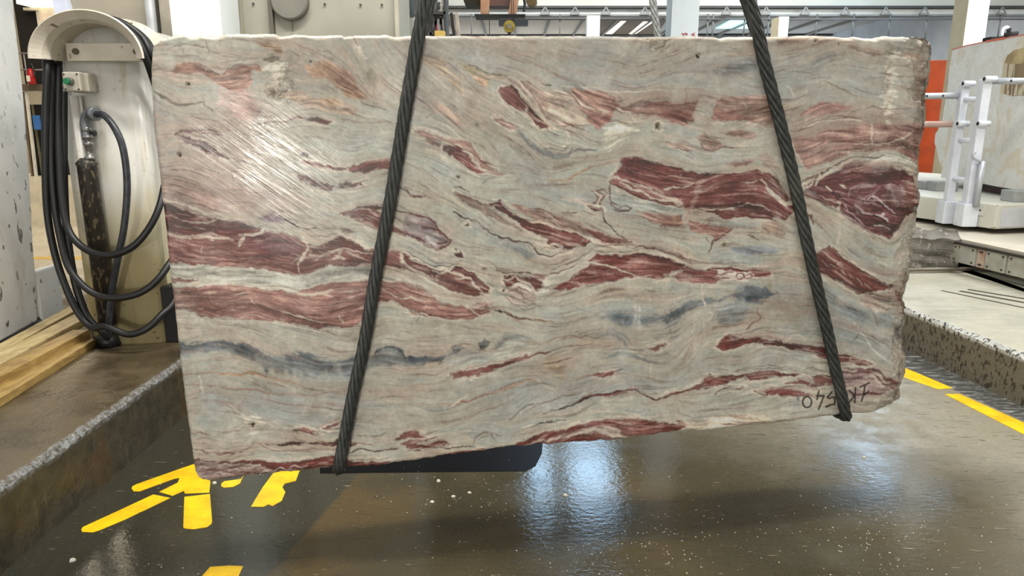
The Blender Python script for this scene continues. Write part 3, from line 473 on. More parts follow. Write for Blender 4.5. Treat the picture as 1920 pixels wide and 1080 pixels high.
V((80,44,42),'I 985,380 1130,382 1260,385 1400,376',1.9,.9); V(CREAM,'I 540,385 600,415 760,405 900,372',1.6,.8); V(CREAM,'I 320,500 420,430 540,440 620,478 800,452',2,.7); V((110,64,62),'I 320,510 380,470 450,452',1.5,.8); V((110,64,62),'I 600,480 650,506 680,508',1.4,.8)
P((168,136,136),'I 1180,330 1340,330 1440,370 1610,432 1612,472 1480,502 1250,522 1200,482',4,.8,8)
for s in ('I 1195,318 1350,325 1425,335 1480,392 1560,432 1625,436','I 1450,425 1500,442 1612,452','I 1180,345 1320,348 1400,352 1460,420 1500,460','I 1250,500 1380,490 1480,505','I 1480,395 1550,430 1600,445','I 1280,335 1400,342'): V((102,58,56),s,2,.85)
P((100,52,50),'I 1350,318 1420,325 1470,370 1440,362 1380,335',2,.8); P((96,56,52),'I 1470,385 1560,425 1620,436 1612,470 1550,470 1500,430',3,.75,5); V(CREAM,'I 1330,390 1400,380 1460,440 1480,460',2.6,.7); V(CREAM,'I 1400,350 1460,400 1520,440',1.6,.6); V(CREAM,'I 1190,460 1300,450 1360,460',4,.6)
for s in ('I 440,355 560,320 680,310 860,320','I 470,350 600,328 760,330 880,345','I 920,340 960,322 1000,342 1110,352','I 940,330 980,312 1050,345'): V((104,94,90),s,1,.7)
P((190,180,172),'I 900,370 960,350 1000,380 960,420 920,400',4,.6,9); V(CREAM,'I 960,350 990,410 960,450',2,.6)
V((120,110,104),'I 60,620 170,660 320,630',1.2,.5); V(COOL,'I 170,600 200,660',3,.4); V(WHITE,'I 1270,20 1380,170 1500,290',1.6,.6); V(WHITE,'I 400,590 440,540',3,.5); B((70,80,84),1250+884/3.6,600+533/3.6,3,5,0,.7); P((180,140,104),'I 1250,35 1290,40 1290,70 1260,60',3,.6)
P((146,134,122),'I 1400,602 1470,520 1560,480 1600,470 1590,540 1540,575 1410,618',2.5,.8,8); P((158,148,136),'I 1530,0 1640,0 1640,200 1625,430 1560,400 1520,300 1540,120',6,.6,9); V((110,96,86),'I 1560,60 1540,120 1530,200',2,.6); P((112,110,106),'H 1540,990 1610,960 1650,990 1640,1040 1570,1070',4,.8,6)
V((120,84,78),'I 1600,300 1590,400 1610,460',2,.5)

# flow direction of the layers, from everything traced
def flow_field():
    cs = 10; gx, gy = np.meshgrid(np.arange(X0, X1+cs, cs), np.arange(Y0, Y1+cs, cs)); c2 = np.zeros(gx.shape); s2 = np.zeros(gx.shape)
    for kind, c, p, q, a, r in PV:
        if kind == 'b': continue
        if max(c) < 60: continue
        q2 = np.vstack([p, p[:1]]) if kind == 'p' else p
        for i in range(len(q2)-1):
            dx, dy = q2[i+1] - q2[i]; L = math.hypot(dx, dy)
            if L < 3: continue
            th = math.atan2(dy, dx)
            if abs(math.sin(th)) > .9 and L < 40: continue
            mx, my = (q2[i+1] + q2[i]) / 2
            wgt = L * np.exp(-((gx-mx)**2 + (gy-my)**2) / (2*26**2))
            c2 += wgt*math.cos(2*th); s2 += wgt*math.sin(2*th)
    c2 += 2.0
    th = .5 * np.arctan2(s2, c2)
    ix = (XX - X0)/cs; iy = (YY - Y0)/cs; x0 = ix.astype(int); y0 = iy.astype(int); fx = ix-x0; fy = iy-y0
    def bl(A): return (A[y0,x0]*(1-fx)+A[y0,x0+1]*fx)*(1-fy) + (A[y0+1,x0]*(1-fx)+A[y0+1,x0+1]*fx)*fy
    ca, sa = bl(np.cos(2*th)), bl(np.sin(2*th))
    return .5*np.arctan2(sa, ca) + 1.1*fbm(XX, YY, 60, 9) + .5*fbm(XX, YY, 22, 12, 3)
TH = flow_field(); FX = np.cos(TH).astype(np.float32); FY = np.sin(TH).astype(np.float32)
def blur(A, n):
    k = 2*n+1
    for ax in (0, 1):
        B_ = np.cumsum(np.pad(A, [(n+1, n) if i == ax else (0, 0) for i in (0, 1)], mode='edge'), axis=ax, dtype=np.float64)
        A = ((B_[k:] - B_[:-k]) if ax == 0 else (B_[:, k:] - B_[:, :-k])) / k
    return A.astype(np.float32)
def lic(src, steps, h):
    acc = [s.copy() for s in src]
    for sgn in (1, -1):
        px = (XX - X0).copy(); py = (YY - Y0).copy()
        for i in range(steps):
            xi = np.clip(px, 0, GW-1).astype(np.int32); yi = np.clip(py, 0, GH-1).astype(np.int32)
            px += sgn*h*FX[yi, xi]; py += sgn*h*FY[yi, xi]
            xi = np.clip(px, 0, GW-1).astype(np.int32); yi = np.clip(py, 0, GH-1).astype(np.int32)
            for a, s in zip(acc, src): a += s[yi, xi]
    out = []
    for a in acc: a = a - a.mean(); out.append(a / a.std())
    return out
n1 = rng.rand(GH, GW).astype(np.float32); n2 = blur(rng.rand(GH, GW).astype(np.float32), 2); n3 = blur(blur(rng.rand(GH, GW).astype(np.float32), 6), 6)
for n_ in (n1, n2, n3): n_ -= n_.mean(); n_ /= n_.std()
L1, L2 = lic([n1, n2], 16, 1.3); L3, = lic([n3], 16, 3.0)
def ln(c): return np.array(lin(c), np.float32)
# base stone
t = np.clip(.5 + .38*L3 + .6*fbm(XX, YY, 120, 21), 0, 1)[..., None]
img = ln((194,176,158))*(1-t) + ln((182,182,170))*t
t = sm(.3, 1.6, L3 - 1.2*fbm(XX, YY, 90, 33))[..., None]*.5; img = img*(1-t) + ln((154,156,152))*t
def seg_dist(px, py, a, b):
    ab = b - a; L2_ = float(ab @ ab) + 1e-6
    t = np.clip(((px-a[0])*ab[0] + (py-a[1])*ab[1]) / L2_, 0, 1)
    return np.hypot(px - a[0] - t*ab[0], py - a[1] - t*ab[1]), t
rough = .5*L1 + .8*L2 + .3*L3
fine = fbm(XX, YY, 7, 40, 3)*4
for kind, c, p, q, a, r in sorted(PV, key=lambda z: 0 if z[0] == 'b' and z[3][0] > 12 else 1):
    if kind == 'b':
        rx, ry, ang = q; m = 3*max(rx, ry)
        x0, x1 = int(max(0, p[0]-m-X0)), int(min(GW, p[0]+m-X0)); y0, y1 = int(max(0, p[1]-m-Y0)), int(min(GH, p[1]+m-Y0))
        sl = (slice(y0, y1), slice(x0, x1)); an = math.radians(ang)
        dx = WX[sl]-p[0] + (14 if rx > 12 else 0)*fbm(XX[sl], YY[sl], 40, 50); dy = WY[sl]-p[1] + (14 if rx > 12 else 0)*fbm(XX[sl], YY[sl], 40, 53)
        u = (dx*math.cos(an)+dy*math.sin(an))/rx; v = (-dx*math.sin(an)+dy*math.cos(an))/ry
        M = a*np.exp(-(u*u+v*v)*.8)*np.clip(1+.25*rough[sl], .2, 1.5)
    else:
        mg = 16; x0, x1 = int(max(0, p[:,0].min()-mg-X0)), int(min(GW, p[:,0].max()+mg-X0)); y0, y1 = int(max(0, p[:,1].min()-mg-Y0)), int(min(GH, p[:,1].max()+mg-Y0))
        if x1 <= x0 or y1 <= y0: continue
        sl = (slice(y0, y1), slice(x0, x1)); px, py = WX[sl], WY[sl]
        if kind == 'p':
            n = len(p); d = np.full(px.shape, 1e9, np.float32); ins = np.zeros(px.shape, bool)
            for i in range(n):
                A_, B_ = p[i], p[(i+1) % n]
                d = np.minimum(d, seg_dist(px, py, A_, B_)[0])
                cnd = ((A_[1] > py) != (B_[1] > py)); xs = (B_[0]-A_[0])*(py-A_[1])/(B_[1]-A_[1]+1e-9)+A_[0]
                ins ^= cnd & (px < xs)
            d = np.where(ins, d, -d) + rough[sl]*r*.30 + fine[sl]*r*.17
            M = a*sm(-q*.6, q*.6, d)
            if c[0]-c[2] > 36 and c[0] < 158 and a > .8:      # pale rind outside, dark seam inside
                rim = sm(-8, -3.5, d)*(1-sm(-2.2, -.3, d))*np.clip(.45+.5*L3[sl]+.2*L2[sl], 0, .85)
                img[sl] = img[sl]*(1-rim[..., None]) + ln(CREAM)*rim[..., None]
                rim2 = sm(-1.0, .6, d)*(1-sm(1.2, 4.0, d))*np.clip(.5-.4*L3[sl]+.2*L2[sl], 0, .8)
            else: rim2 = None
            # inner life of a filled patch
            cc = ln(c)[None, None]*np.clip(1 + .17*L2[sl][..., None] + .15*L3[sl][..., None] + .10*L1[sl][..., None], .4, 1.9)
            img[sl] = img[sl]*(1-M[..., None]) + cc*M[..., None]
            if rim2 is not None: img[sl] *= (1 - rim2*np.array([[[.45]]])[..., 0])[..., None]
            continue
        d = np.full(px.shape, 1e9, np.float32); w_ = np.ones(px.shape, np.float32); n = len(p)
        for i in range(n-1):
            dd, t = seg_dist(px, py, p[i], p[i+1]); s_ = (i + t)/(n-1)
            m_ = dd < d; d = np.where(m_, dd, d); w_ = np.where(m_, np.sin(np.clip(s_*.92+.05, 0, 1)*math.pi)**.45, w_)
        w_ = w_*q*np.clip(1 + .3*rough[sl] + .25*fine[sl], .25, 2.2)*.75
        M = a*sm(w_+.9, w_-.5, d)
    M = M[..., None]; img[sl] = img[sl]*(1-M) + ln(c)*M
# flow-aligned lenses, hairline laminae and cross fractures
r2 = np.random.RandomState(21)
def stream(x, y, n, h):
    out_ = [(x, y)]
    for i in range(n):
        xi_, yi_ = int(min(max(x-X0, 0), GW-1)), int(min(max(y-Y0, 0), GH-1)); x += h*float(FX[yi_, xi_]); y += h*float(FY[yi_, xi_]); out_.append((x, y))
    return np.array(out_, np.float32)
def stroke(p, w, a, c, warp=True):
    x0, x1 = int(max(0, p[:,0].min()-8-X0)), int(min(GW, p[:,0].max()+8-X0)); y0, y1 = int(max(0, p[:,1].min()-8-Y0)), int(min(GH, p[:,1].max()+8-Y0))
    if x1 <= x0 or y1 <= y0: return
    sl = (slice(y0, y1), slice(x0, x1)); px, py = ((XX+WX)/2)[sl], ((YY+WY)/2)[sl]; d = np.full(px.shape, 1e9, np.float32); s_ = np.zeros(px.shape, np.float32)
    for i in range(len(p)-1):
        dd, t = seg_dist(px, py, p[i], p[i+1]); m_ = dd < d; d = np.where(m_, dd, d); s_ = np.where(m_, (i+t)/(len(p)-1), s_)
    w_ = w*np.sin(np.clip(s_, .02, .98)*math.pi)**.5*np.clip(1+.35*fine[sl]+.2*rough[sl], .2, 2)
    M = (a*sm(w_+.8, w_-.5, d))[..., None]; img[sl] = img[sl]*(1-M) + ln(c)*M
for i in range(230):
    x, y = r2.uniform(X0, X1), r2.uniform(Y0, Y1); c = [TAN, PINK, GREEN, COOL, CREAM, PALE, WHITE, BG, (184,150,134)][r2.randint(9)]
    px = img[int(y-Y0)-1, int(x-X0)-1]; isred = px[0] > 1.55*px[2]
    stroke(stream(x, y, r2.randint(5, 12), 7), r2.uniform(2, 7), r2.uniform(.12, .34)*(.6 if isred else 1), c)
for i in range(2600):
    x, y = r2.uniform(X0, X1-6), r2.uniform(Y0, Y1-6); px = img[int(y-Y0), int(x-X0)]; isred = px[0] > 1.6*px[2]
    if isred: c = [(186,150,138),(200,176,160),(84,40,38),(92,48,44),(168,120,108)][r2.randint(5)]; a = r2.uniform(.25, .75)
    else: c = [(128,104,92),(150,122,108),(112,92,84),(204,196,182),(160,122,108),(150,116,100),(136,134,130)][r2.randint(7)]; a = r2.uniform(.15, .55)
    stroke(stream(x, y, r2.randint(3, 11), 7), r2.uniform(.35, 1.15), a, c)
for i in range(9000):
    x, y = r2.uniform(X0, X1-6), r2.uniform(Y0, Y1-6); px = img[int(y-Y0), int(x-X0)]
    if px[0] < 1.75*px[2] or r2.rand() < .75: continue
    stroke(stream(x, y, r2.randint(3, 10), 6), r2.uniform(.3, .9), r2.uniform(.3, .8), [(192,158,146),(206,184,168),(78,38,36),(88,46,42),(170,124,112),(92,50,50)][r2.randint(6)])
for i in range(170):
    x, y = r2.uniform(X0, X1), r2.uniform(Y0, Y1); an = r2.uniform(0, 6.28); p = [(x, y)]
    for j in range(r2.randint(2, 6)): an += r2.uniform(-.5, .5); x += 7*math.cos(an); y += 7*math.sin(an); p.append((x, y))
    stroke(np.array(p, np.float32), r2.uniform(.4, 1.2), r2.uniform(.2, .6), [CREAM, WHITE, (120,96,84)][r2.randint(3)])
# thin layering everywhere, stronger in coloured stone
red = np.clip((img[..., 0]-img[..., 2])/(img[..., 0]+.05)*1.6 - .25, 0, 1)
mod = 1 + (.045*L1 + .045*L2 + .05*L3) + red*(.08*L1 + .08*L2)
img *= np.clip(mod, .5, 1.6)[..., None]
vein = sm(1.5, 2.3, L2 + .3*L1 + .6*fbm(XX, YY, 50, 60))*(.16 + .42*red); img = img*(1-vein[..., None]) + ln((206,186,170))*vein[..., None]
vein = sm(1.6, 2.4, -L2 - .2*L1 + 1.4*fbm(XX, YY, 60, 66))*(.28 + .35*red); img = img*(1-vein[..., None]) + ln((116,84,76))*vein[..., None]
wp_ = sm(.05, .30, fbm(XX, YY, 34, 95, 5))[..., None]*.30*(1-np.clip(red, 0, 1)[..., None]); img = img*(1-wp_) + ln((206,204,194))*wp_
cl = fbm(XX, YY, 16, 70, 4); cl2 = fbm(XX, YY, 70, 72, 4); img *= (1 + .30*cl + .22*cl2)[..., None]; wm = fbm(XX, YY, 55, 86, 4); img *= np.stack([1+.10*wm, 1+.0*wm, 1-.14*wm], -1)
sp = sm(.27, .36, fbm(XX, YY, 9, 75, 4)); img = img*(1-.35*sp[..., None]) + ln((206,200,190))*.35*sp[..., None]
sp = sm(.30, .38, fbm(XX, YY, 10, 79, 4)); img = img*(1-.3*sp[..., None]) + ln((110,100,90))*.3*sp[..., None]
lum = img @ np.array([.3, .59, .11], np.float32); mu = img.mean((0, 1)); img = lum[..., None] + (img-lum[..., None])*(.80-.24*red[..., None]); mu = img.mean((0, 1)); img = np.clip((mu + (img-mu)*1.24)*np.array([.975,.978,.938], np.float32)*1.10, .0, .85)*.97 + np.array([.020,.015,.012], np.float32); rm = (sm(.05, .7, red)*(1-sm(.10, .24, lum)))[..., None]*.20; img = img*(1-rm) + (ln((146,98,84))*(.45+1.1*lum/.16)[..., None])*rm; img = np.clip(img, .006, .85)

# ------------------------------------------------------------------ outline of the block and its mesh
def outl(s): return np.array([tuple(map(float, q.split(','))) for q in s.split()], float)
TOP = outl('284,100 288,82 302,72 330,66 345,64 360,68 380,66 400,68 414,67 425,63 470,63 515,64 524,68 540,67 552,64 590,67 610,66 640,65 645,68 665,66 726,65 740,69 765,67 900,67 1100,67 1200,69 1300,68 1340,69 1350,72 1362,69 1480,68 1500,66 1560,68 1580,71 1600,69 1640,72 1656,68 1700,69 1742,70 1752,80')
RIGHT = outl('1752,80 1755,100 1750,140 1748,160 1741,190 1744,215 1740,250 1735,270 1731,300 1728,330 1730,352 1731,380 1727,405 1725,430 1720,450 1717,480 1710,505 1712,518 1704,540 1701,560 1704,590 1702,610 1697,630 1702,650 1705,680 1703,700 1697,720 1692,735 1691,752')
BOT = outl('372,896 380,901 395,903 430,898 470,893 520,888 575,882 620,878 660,876 720,872 765,866 800,860 880,850 960,838 1020,834 1080,829 1140,827 1200,819 1260,812 1300,808 1340,807 1400,799 1450,795 1500,787 1550,781 1600,777 1640,774 1662,764 1691,752')
LEFT = outl('284,100 282,130 285,200 288,250 298,320 304,380 309,420 316,490 323,550 330,610 338,680 345,740 353,800 360,850 365,885 372,896')
def resamp(P_, n):
    d = np.r_[0, np.cumsum(np.hypot(*np.diff(P_, axis=0).T))]; t = np.linspace(0, d[-1], n)
    return np.c_[np.interp(t, d, P_[:, 0]), np.interp(t, d, P_[:, 1])]
NU, NV = 1150, 640
T_, B_, L_, R_ = resamp(TOP, NU), resamp(BOT, NU), resamp(LEFT, NV), resamp(RIGHT, NV)
def jit(P_, ax, s): P_[:, ax] += s*(fbm(P_[:, 0].astype(np.float32), P_[:, 1].astype(np.float32), 14, 90+ax)*2); return P_
jit(T_, 1, 1.6); jit(B_, 1, 2.6); jit(R_, 0, 4.5); jit(L_, 0, 1.0)
T_[0] = L_[0]; T_[-1] = R_[0]; B_[0] = L_[-1]; B_[-1] = R_[-1]
u = np.linspace(0, 1, NU)[None, :, None]; v = np.linspace(0, 1, NV)[:, None, None]
PXY = (1-v)*T_[None] + v*B_[None] + (1-u)*L_[:, None] + u*R_[:, None] - ((1-u)*(1-v)*T_[0] + u*(1-v)*T_[-1] + (1-u)*v*B_[0] + u*v*B_[-1])
gx = np.clip(PXY[..., 0]-X0, 0, GW-1.01); gy = np.clip(PXY[..., 1]-Y0, 0, GH-1.01); xi = gx.astype(int); yi = gy.astype(int); fx = (gx-xi)[..., None]; fy = (gy-yi)[..., None]
def bil(A): return (A[yi,xi]*(1-fx)+A[yi,xi+1]*fx)*(1-fy) + (A[yi+1,xi]*(1-fx)+A[yi+1,xi+1]*fx)*fy
COLR = bil(img)
# face plane positions (vectorised S)
uu = (PXY[..., 0]-960)/FPX; vv = (540-PXY[..., 1])/FPX; dx, dy, dz = uu, CP+vv*SP, -SP+vv*CP
tt = (NX.x*PA.x + NX.y*PA.y)/(NX.x*dx + NX.y*dy)
POS = np.stack([dx*tt, dy*tt, CAMH+dz*tt], -1)
# broken edges: the face falls back near the outline, most of all on the right
ed = np.minimum.reduce([(PXY[..., 1]-T_[None, :, 1]), (B_[None, :, 1]-PXY[..., 1]), (PXY[..., 0]-L_[:, None, 0])*1.2, (R_[:, None, 0]-PXY[..., 0])])
pf = PXY.astype(np.float32); nz = fbm(pf[..., 0], pf[..., 1], 30, 110); nz2 = fbm(pf[..., 0], pf[..., 1], 12, 113, 4)
wid = 7 + 10*np.clip(nz+.1, 0, 1)
dpt = np.clip(1 - ed/wid, 0, 1)**2*.010
rr = R_[:, None, 0]-PXY[..., 0]; rw = 34 + 60*nz + 20*(np.abs(PXY[..., 1]-130) < 60); rk = np.clip(1 - rr/np.maximum(rw, 8), 0, 1); dpt += rk**.8*(.030 + .05*nz2) 
pits = [(1310,104,5),(1671,98,5),(352,158,4),(336,289,4),(472,797,7),(1234,235,5),(1530,77,3),(1359,458,4)]
for a_, b_, c_ in pits: dpt += .012*np.exp(-((PXY[..., 0]-a_)**2 + (PXY[..., 1]-b_)**2)/(c_*c_*.6))
ch = np.exp(-((PXY[..., 0]-(1668-(PXY[..., 1]-98)*.04))/9)**2)*sm(85, 100, PXY[..., 1])*sm(262, 240, PXY[..., 1]); dpt += ch*(.004+.022*np.clip(nz2, -.2, .4))
ch = np.exp(-(((PXY[..., 0]-525)/26)**2 + ((PXY[..., 1]-150)/50)**2)); dpt += ch*np.clip(nz2, 0, 1)*.03
ch = np.exp(-(((PXY[..., 0]-1232)/34)**2 + ((PXY[..., 1]-80)/18)**2)); dpt += ch*np.clip(nz2, -.1, 1)*.04
POS = POS - np.array([NX.x, NX.y, 0])*np.maximum(dpt, -.004)[..., None]
ROUGHM = np.clip(rk*1.4, 0, 1)
sx, sy = PXY[..., 0], PXY[..., 1]
SAW = sm(1.25, .35, np.hypot(((sx-500)*.8+(sy-300)*.6)/215, ((sx-500)*-.6+(sy-300)*.8)/120)).astype(np.float32)
SAW = np.maximum(SAW, .6*sm(1.2, .4, np.hypot((sx-790)/90, (sy-190)/110)))
# writing in black crayon, upside down
MK = np.zeros(sx.shape, np.float32)
def mark(pts, w=1.5):
    global MK
    q = np.array([(1490+a/8.348, 700+b/8.348) for a, b in pts], np.float32)
    x0, y0 = q.min(0)-6; x1, y1 = q.max(0)+6; sel = (sx > x0) & (sx < x1) & (sy > y0) & (sy < y1); px, py = sx[sel], sy[sel]; d = np.full(px.shape, 99.)
    for i in range(len(q)-1): d = np.minimum(d, seg_dist(px, py, q[i], q[i+1])[0])
    MK[sel] = np.maximum(MK[sel], sm(w+.7, w-.5, d))
mark([(195+70*math.cos(k/20*2*math.pi), 450+85*math.sin(k/20*2*math.pi)) for k in range(21)])
mark([(380,275),(350,410)]); mark([(340,352),(457,350),(420,450),(375,565)]); mark([(582,288),(512,380),(545,395),(585,372),(630,378),(632,430),(620,485),(560,492),(490,525)]); mark([(560,495),(492,522)], 2)
mark([(952,230),(940,455)]); mark([(858,268),(935,352)]); mark([(930,352),(890,410),(842,472)]); mark([(1168,148),(1100,182),(1025,213)]); mark([(1100,182),(1080,330),(1045,435)]); mark([(1158,285),(1080,345)])
COLR = COLR*(1-MK[..., None]*.93) + np.array(lin((30,26,26)))*MK[..., None]*.93

NF = NU*NV; idx = np.arange(NF).reshape(NV, NU)
quads = np.stack([idx[:-1, :-1], idx[1:, :-1], idx[1:, 1:], idx[:-1, 1:]], -1).reshape(-1, 4)
loop = np.r_[idx[0, :], idx[1:, -1], idx[-1, -2::-1], idx[-2:0:-1, 0]]      # clockwise round the outline, seen from in front
nl = len(loop); THICK = .13; rings = 7; base = POS.reshape(-1, 3); bc = base[loop]
cen = bc.mean(0); out = bc - cen; out -= np.outer(out @ np.array([NX.x, NX.y, 0]), [NX.x, NX.y, 0]); out /= np.linalg.norm(out, axis=1)[:, None]
front = PA.x*NX.x + PA.y*NX.y
VS = [base]; CS = [COLR.reshape(-1, 3)]; ft = []; lc = COLR.reshape(-1, 3)[loop]; prev = loop
hor = (np.array([TX.x, TX.y, 0]) @ bc.T).astype(np.float32); ver = bc[:, 2].astype(np.float32)
for k in range(1, rings+1):
    f = k/rings; tgt = front - THICK*f; cur = bc @ np.array([NX.x, NX.y, 0]); p = bc + np.outer(tgt - cur, [NX.x, NX.y, 0])*1.0
    wob = (fbm(hor*30+k*3.1, ver*30+k*1.7, 2.2, 120+k*5, 3)*.02 - .006*(k == rings)); p = p + out*(wob - .004)[:, None]
    VS.append(p); cs = lc*(1 + .25*fbm(hor*30+k*5, ver*30, 1.5, 140+k, 3))[:, None]; CS.append(cs*.5 + np.array(lin((176,168,156)))*.5)
    cur_i = NF + (k-1)*nl + np.arange(nl); ft.append(np.stack([prev, np.roll(prev, -1), np.roll(cur_i, -1), cur_i], -1)); prev = cur_i
VS.append((bc.mean(0) - np.array([NX.x, NX.y, 0])*THICK)[None]); CS.append(np.array([lin((176,168,156))])); ci = NF + rings*nl
tri = np.stack([prev, np.roll(prev, -1), np.full(nl, ci)], -1)
VS = np.concatenate(VS).astype(np.float32); CS = np.concatenate(CS).astype(np.float32); Q = np.concatenate([quads] + ft)
me = bpy.data.meshes.new('marble_slab'); nq = len(Q); nt = len(tri)
me.vertices.add(len(VS)); me.vertices.foreach_set('co', VS.ravel())
me.loops.add(nq*4 + nt*3); me.loops.foreach_set('vertex_index', np.r_[Q.ravel(), tri.ravel()].astype(np.int32))
me.polygons.add(nq + nt); me.polygons.foreach_set('loop_start', np.r_[np.arange(nq)*4, nq*4 + np.arange(nt)*3].astype(np.int32))
me.polygons.foreach_set('use_smooth', np.ones(nq+nt, bool)); me.update(calc_edges=True); me.validate()
at = me.color_attributes.new('stone', 'FLOAT_COLOR', 'POINT'); at.data.foreach_set('color', np.c_[CS, np.ones(len(CS))].astype(np.float32).ravel())
def fattr(name, face):
    A_ = me.attributes.new(name, 'FLOAT', 'POINT'); full = np.zeros(len(VS), np.float32); full[:NF] = face.ravel(); full[NF:] = 1 if name == 'broken' else 0; A_.data.foreach_set('value', full)
fattr('saw', SAW); fattr('broken', ROUGHM)
k = NT('veined_marble')
c = k.n('Attribute', attribute_name='stone').outputs['Color']
fn = k.noise(260, 3, .6); mott = k.noise(70, 5, .65)
hs = k.n('HueSaturation'); k.link(c, hs.inputs['Color']); k.link(k.ramp(mott, .2, .8, .86, 1.14), hs.inputs['Value'])
k.link(k.mix(k.math('MULTIPLY', k.ramp(fn, .62, .72), .22), hs.outputs[0], lin((206,200,190))), k.b.inputs['Base Color'])
saw = k.n('Attribute', attribute_name='saw').outputs['Fac']; brk = k.n('Attribute', attribute_name='broken').outputs['Fac']
# saw grooves run down to the right across the face
cx = k.n('Combine' + 'XYZ'); s3_ = k.xyz()
hcoord = k.math('ADD', k.math('MULTIPLY', s3_['X'], TX.x), k.math('MULTIPLY', s3_['Y'], TX.y))
k.link(hcoord, cx.inputs[0]); k.link(s3_['Z'], cx.inputs[1])
ang = math.radians(37)
rot = k.mapping((1, 1, 1), (0, 0, ang), src=cx.outputs[0]); st = k.mapping((3.0, 95, 1), src=rot)
gro = k.noise(1.0, 3, .6, vec=st); gro2 = k.noise(1.0, 2, .5, vec=k.mapping((5, 260, 1), src=rot))
gh = k.math('MULTIPLY', k.math('ADD', k.ramp(gro, .3, .62), k.math('MULTIPLY', gro2, .35)), saw)
hh = k.math('ADD', gh, k.math('MULTIPLY', k.noise(55, 5, .6), .35))
hh = k.math('ADD', hh, k.math('MULTIPLY', k.math('MULTIPLY', k.noise(30, 6, .7), brk), 6.0))
k.bump(hh, .55, .0022)
rg = k.math('SUBTRACT', k.ramp(k.noise(9, 4), .3, .7, .34, .52), k.math('MULTIPLY', saw, .20))
k.link(k.math('ADD', rg, k.math('MULTIPLY', brk, .15)), k.b.inputs['Roughness']); k.link(k.math('ADD', .45, k.math('MULTIPLY', saw, .55)), k.b.inputs['Specular IOR Level'])
me.materials.append(k.m)
slab = bpy.data.objects.new('marble_slab', me); COL.objects.link(slab)
tag(slab, 'huge rough-edged slab of red, grey and cream veined marble hanging in two wire rope slings', 'marble slab')
del img, L1, L2, L3, n1, n2, n3, WX, WY, rough, fine
slab['kind'] = 'thing'
# ------------------------------------------------------------------ the setting
def plane_hit(x, y, A, B):             # pixel on the upright plane through two plan points
    d = ray(x, y); n = (B[1]-A[1], -(B[0]-A[0])); t = (n[0]*A[0]+n[1]*A[1])/(n[0]*d.x+n[1]*d.y)
    return Vector((d.x*t, d.y*t, CAMH + d.z*t))
def tbox(p0, p1, w, h, up=Vector((0,0,1))):   # matrix for a bar from p0 to p1
    d = (Vector(p1)-Vector(p0)); L = d.length; d.normalize(); s = d.cross(up).normalized(); u_ = s.cross(d)
    return Matrix(((d.x, s.x, u_.x, p0[0]), (d.y, s.y, u_.y, p0[1]), (d.z, s.z, u_.z, p0[2]), (0, 0, 0, 1))), L
def bar(mb, p0, p1, w, h):
    M, L = tbox(p0, p1, w, h); mb.box(0, L, -w/2, w/2, -h/2, h/2, M); return mb

# floor: wet brown concrete, drier and greyer to the right and far away
k = NT('wet_concrete_floor'); X = k.xyz()
n1_ = k.noise(1.3, 4); n2_ = k.noise(7, 5, .65); n3_ = k.noise(40, 4, .6)
dryx = k.math('ADD', k.math('ADD', k.math('MULTIPLY', X['X'], .34), k.math('MULTIPLY', X['Y'], .20)), k.math('MULTIPLY', n1_, .9))
dry = k.ramp(dryx, 1.35, 2.1)
left = k.ramp(k.math('ADD', k.math('ADD', X['X'], k.math('MULTIPLY', X['Y'], -.22)), k.math('MULTIPLY', n2_, .03)), -1.39, -1.36)   # poured edge
wetc = k.mix(k.ramp(n1_, .35, .65), lin((74,66,46)), lin((54,50,37)))
wetc = k.mix(k.ramp(k.noise(.9, 3, vec=k.mapping((1,1,1), loc=(7,3,0))), .5, .68), wetc, lin((84,68,40)))
drkl = k.mix(n2_, lin((44,44,36)), lin((60,58,46)))
wetc = k.mix(left, drkl, wetc)
dryc = k.mix(k.ramp(n2_, .3, .7), lin((152,144,124)), lin((128,120,100)))
base_ = k.mix(dry, wetc, dryc)
base_ = k.mix(k.math('MULTIPLY', k.ramp(n3_, .5, .75), .35), base_, lin((60,54,42)))
scr = k.noise(1.0, 3, .7, vec=k.mapping((9, 75, 1), (0, 0, .10)), dist=.6)
spk = k.noise(150, 3, .7); base_ = k.mix(k.math('MULTIPLY', k.ramp(spk, .35, .75), .5), base_, lin((46,42,32))); base_ = k.mix(k.math('MULTIPLY', k.ramp(k.noise(90, 3, .7), .6, .75), .3), base_, lin((170,160,138)))
base_ = k.mix(k.math('MULTIPLY', k.ramp(scr, .58, .66), .75), base_, lin((52,47,38)))
scr2 = k.noise(1.0, 3, .7, vec=k.mapping((10, 60, 1), (0, 0, -.25), (4, 2, 0)), dist=.5)
base_ = k.mix(k.math('MULTIPLY', k.ramp(scr2, .66, .72), .4), base_, lin((170,160,136)))
k.link(base_, k.b.inputs['Base Color'])
wetr = k.ramp(k.noise(2.2, 3, vec=k.mapping((1,1.6,1), loc=(2,9,0))), .38, .62, .03, .13)
k.link(k.mix(dry, wetr, k.ramp(n2_, .3, .7, .22, .5)), k.b.inputs['Roughness'])
k.bump(k.math('ADD', k.noise(26, 4, .6, vec=k.mapping((1,1.9,1))), k.math("MULTIPLY", n3_, .8)), .12, .005)
FLOORM = k.m
mb = MB(); mb.box(-14, 16, -7, 38, -.2, 0); floor = struct(mb.build('floor', FLOORM))

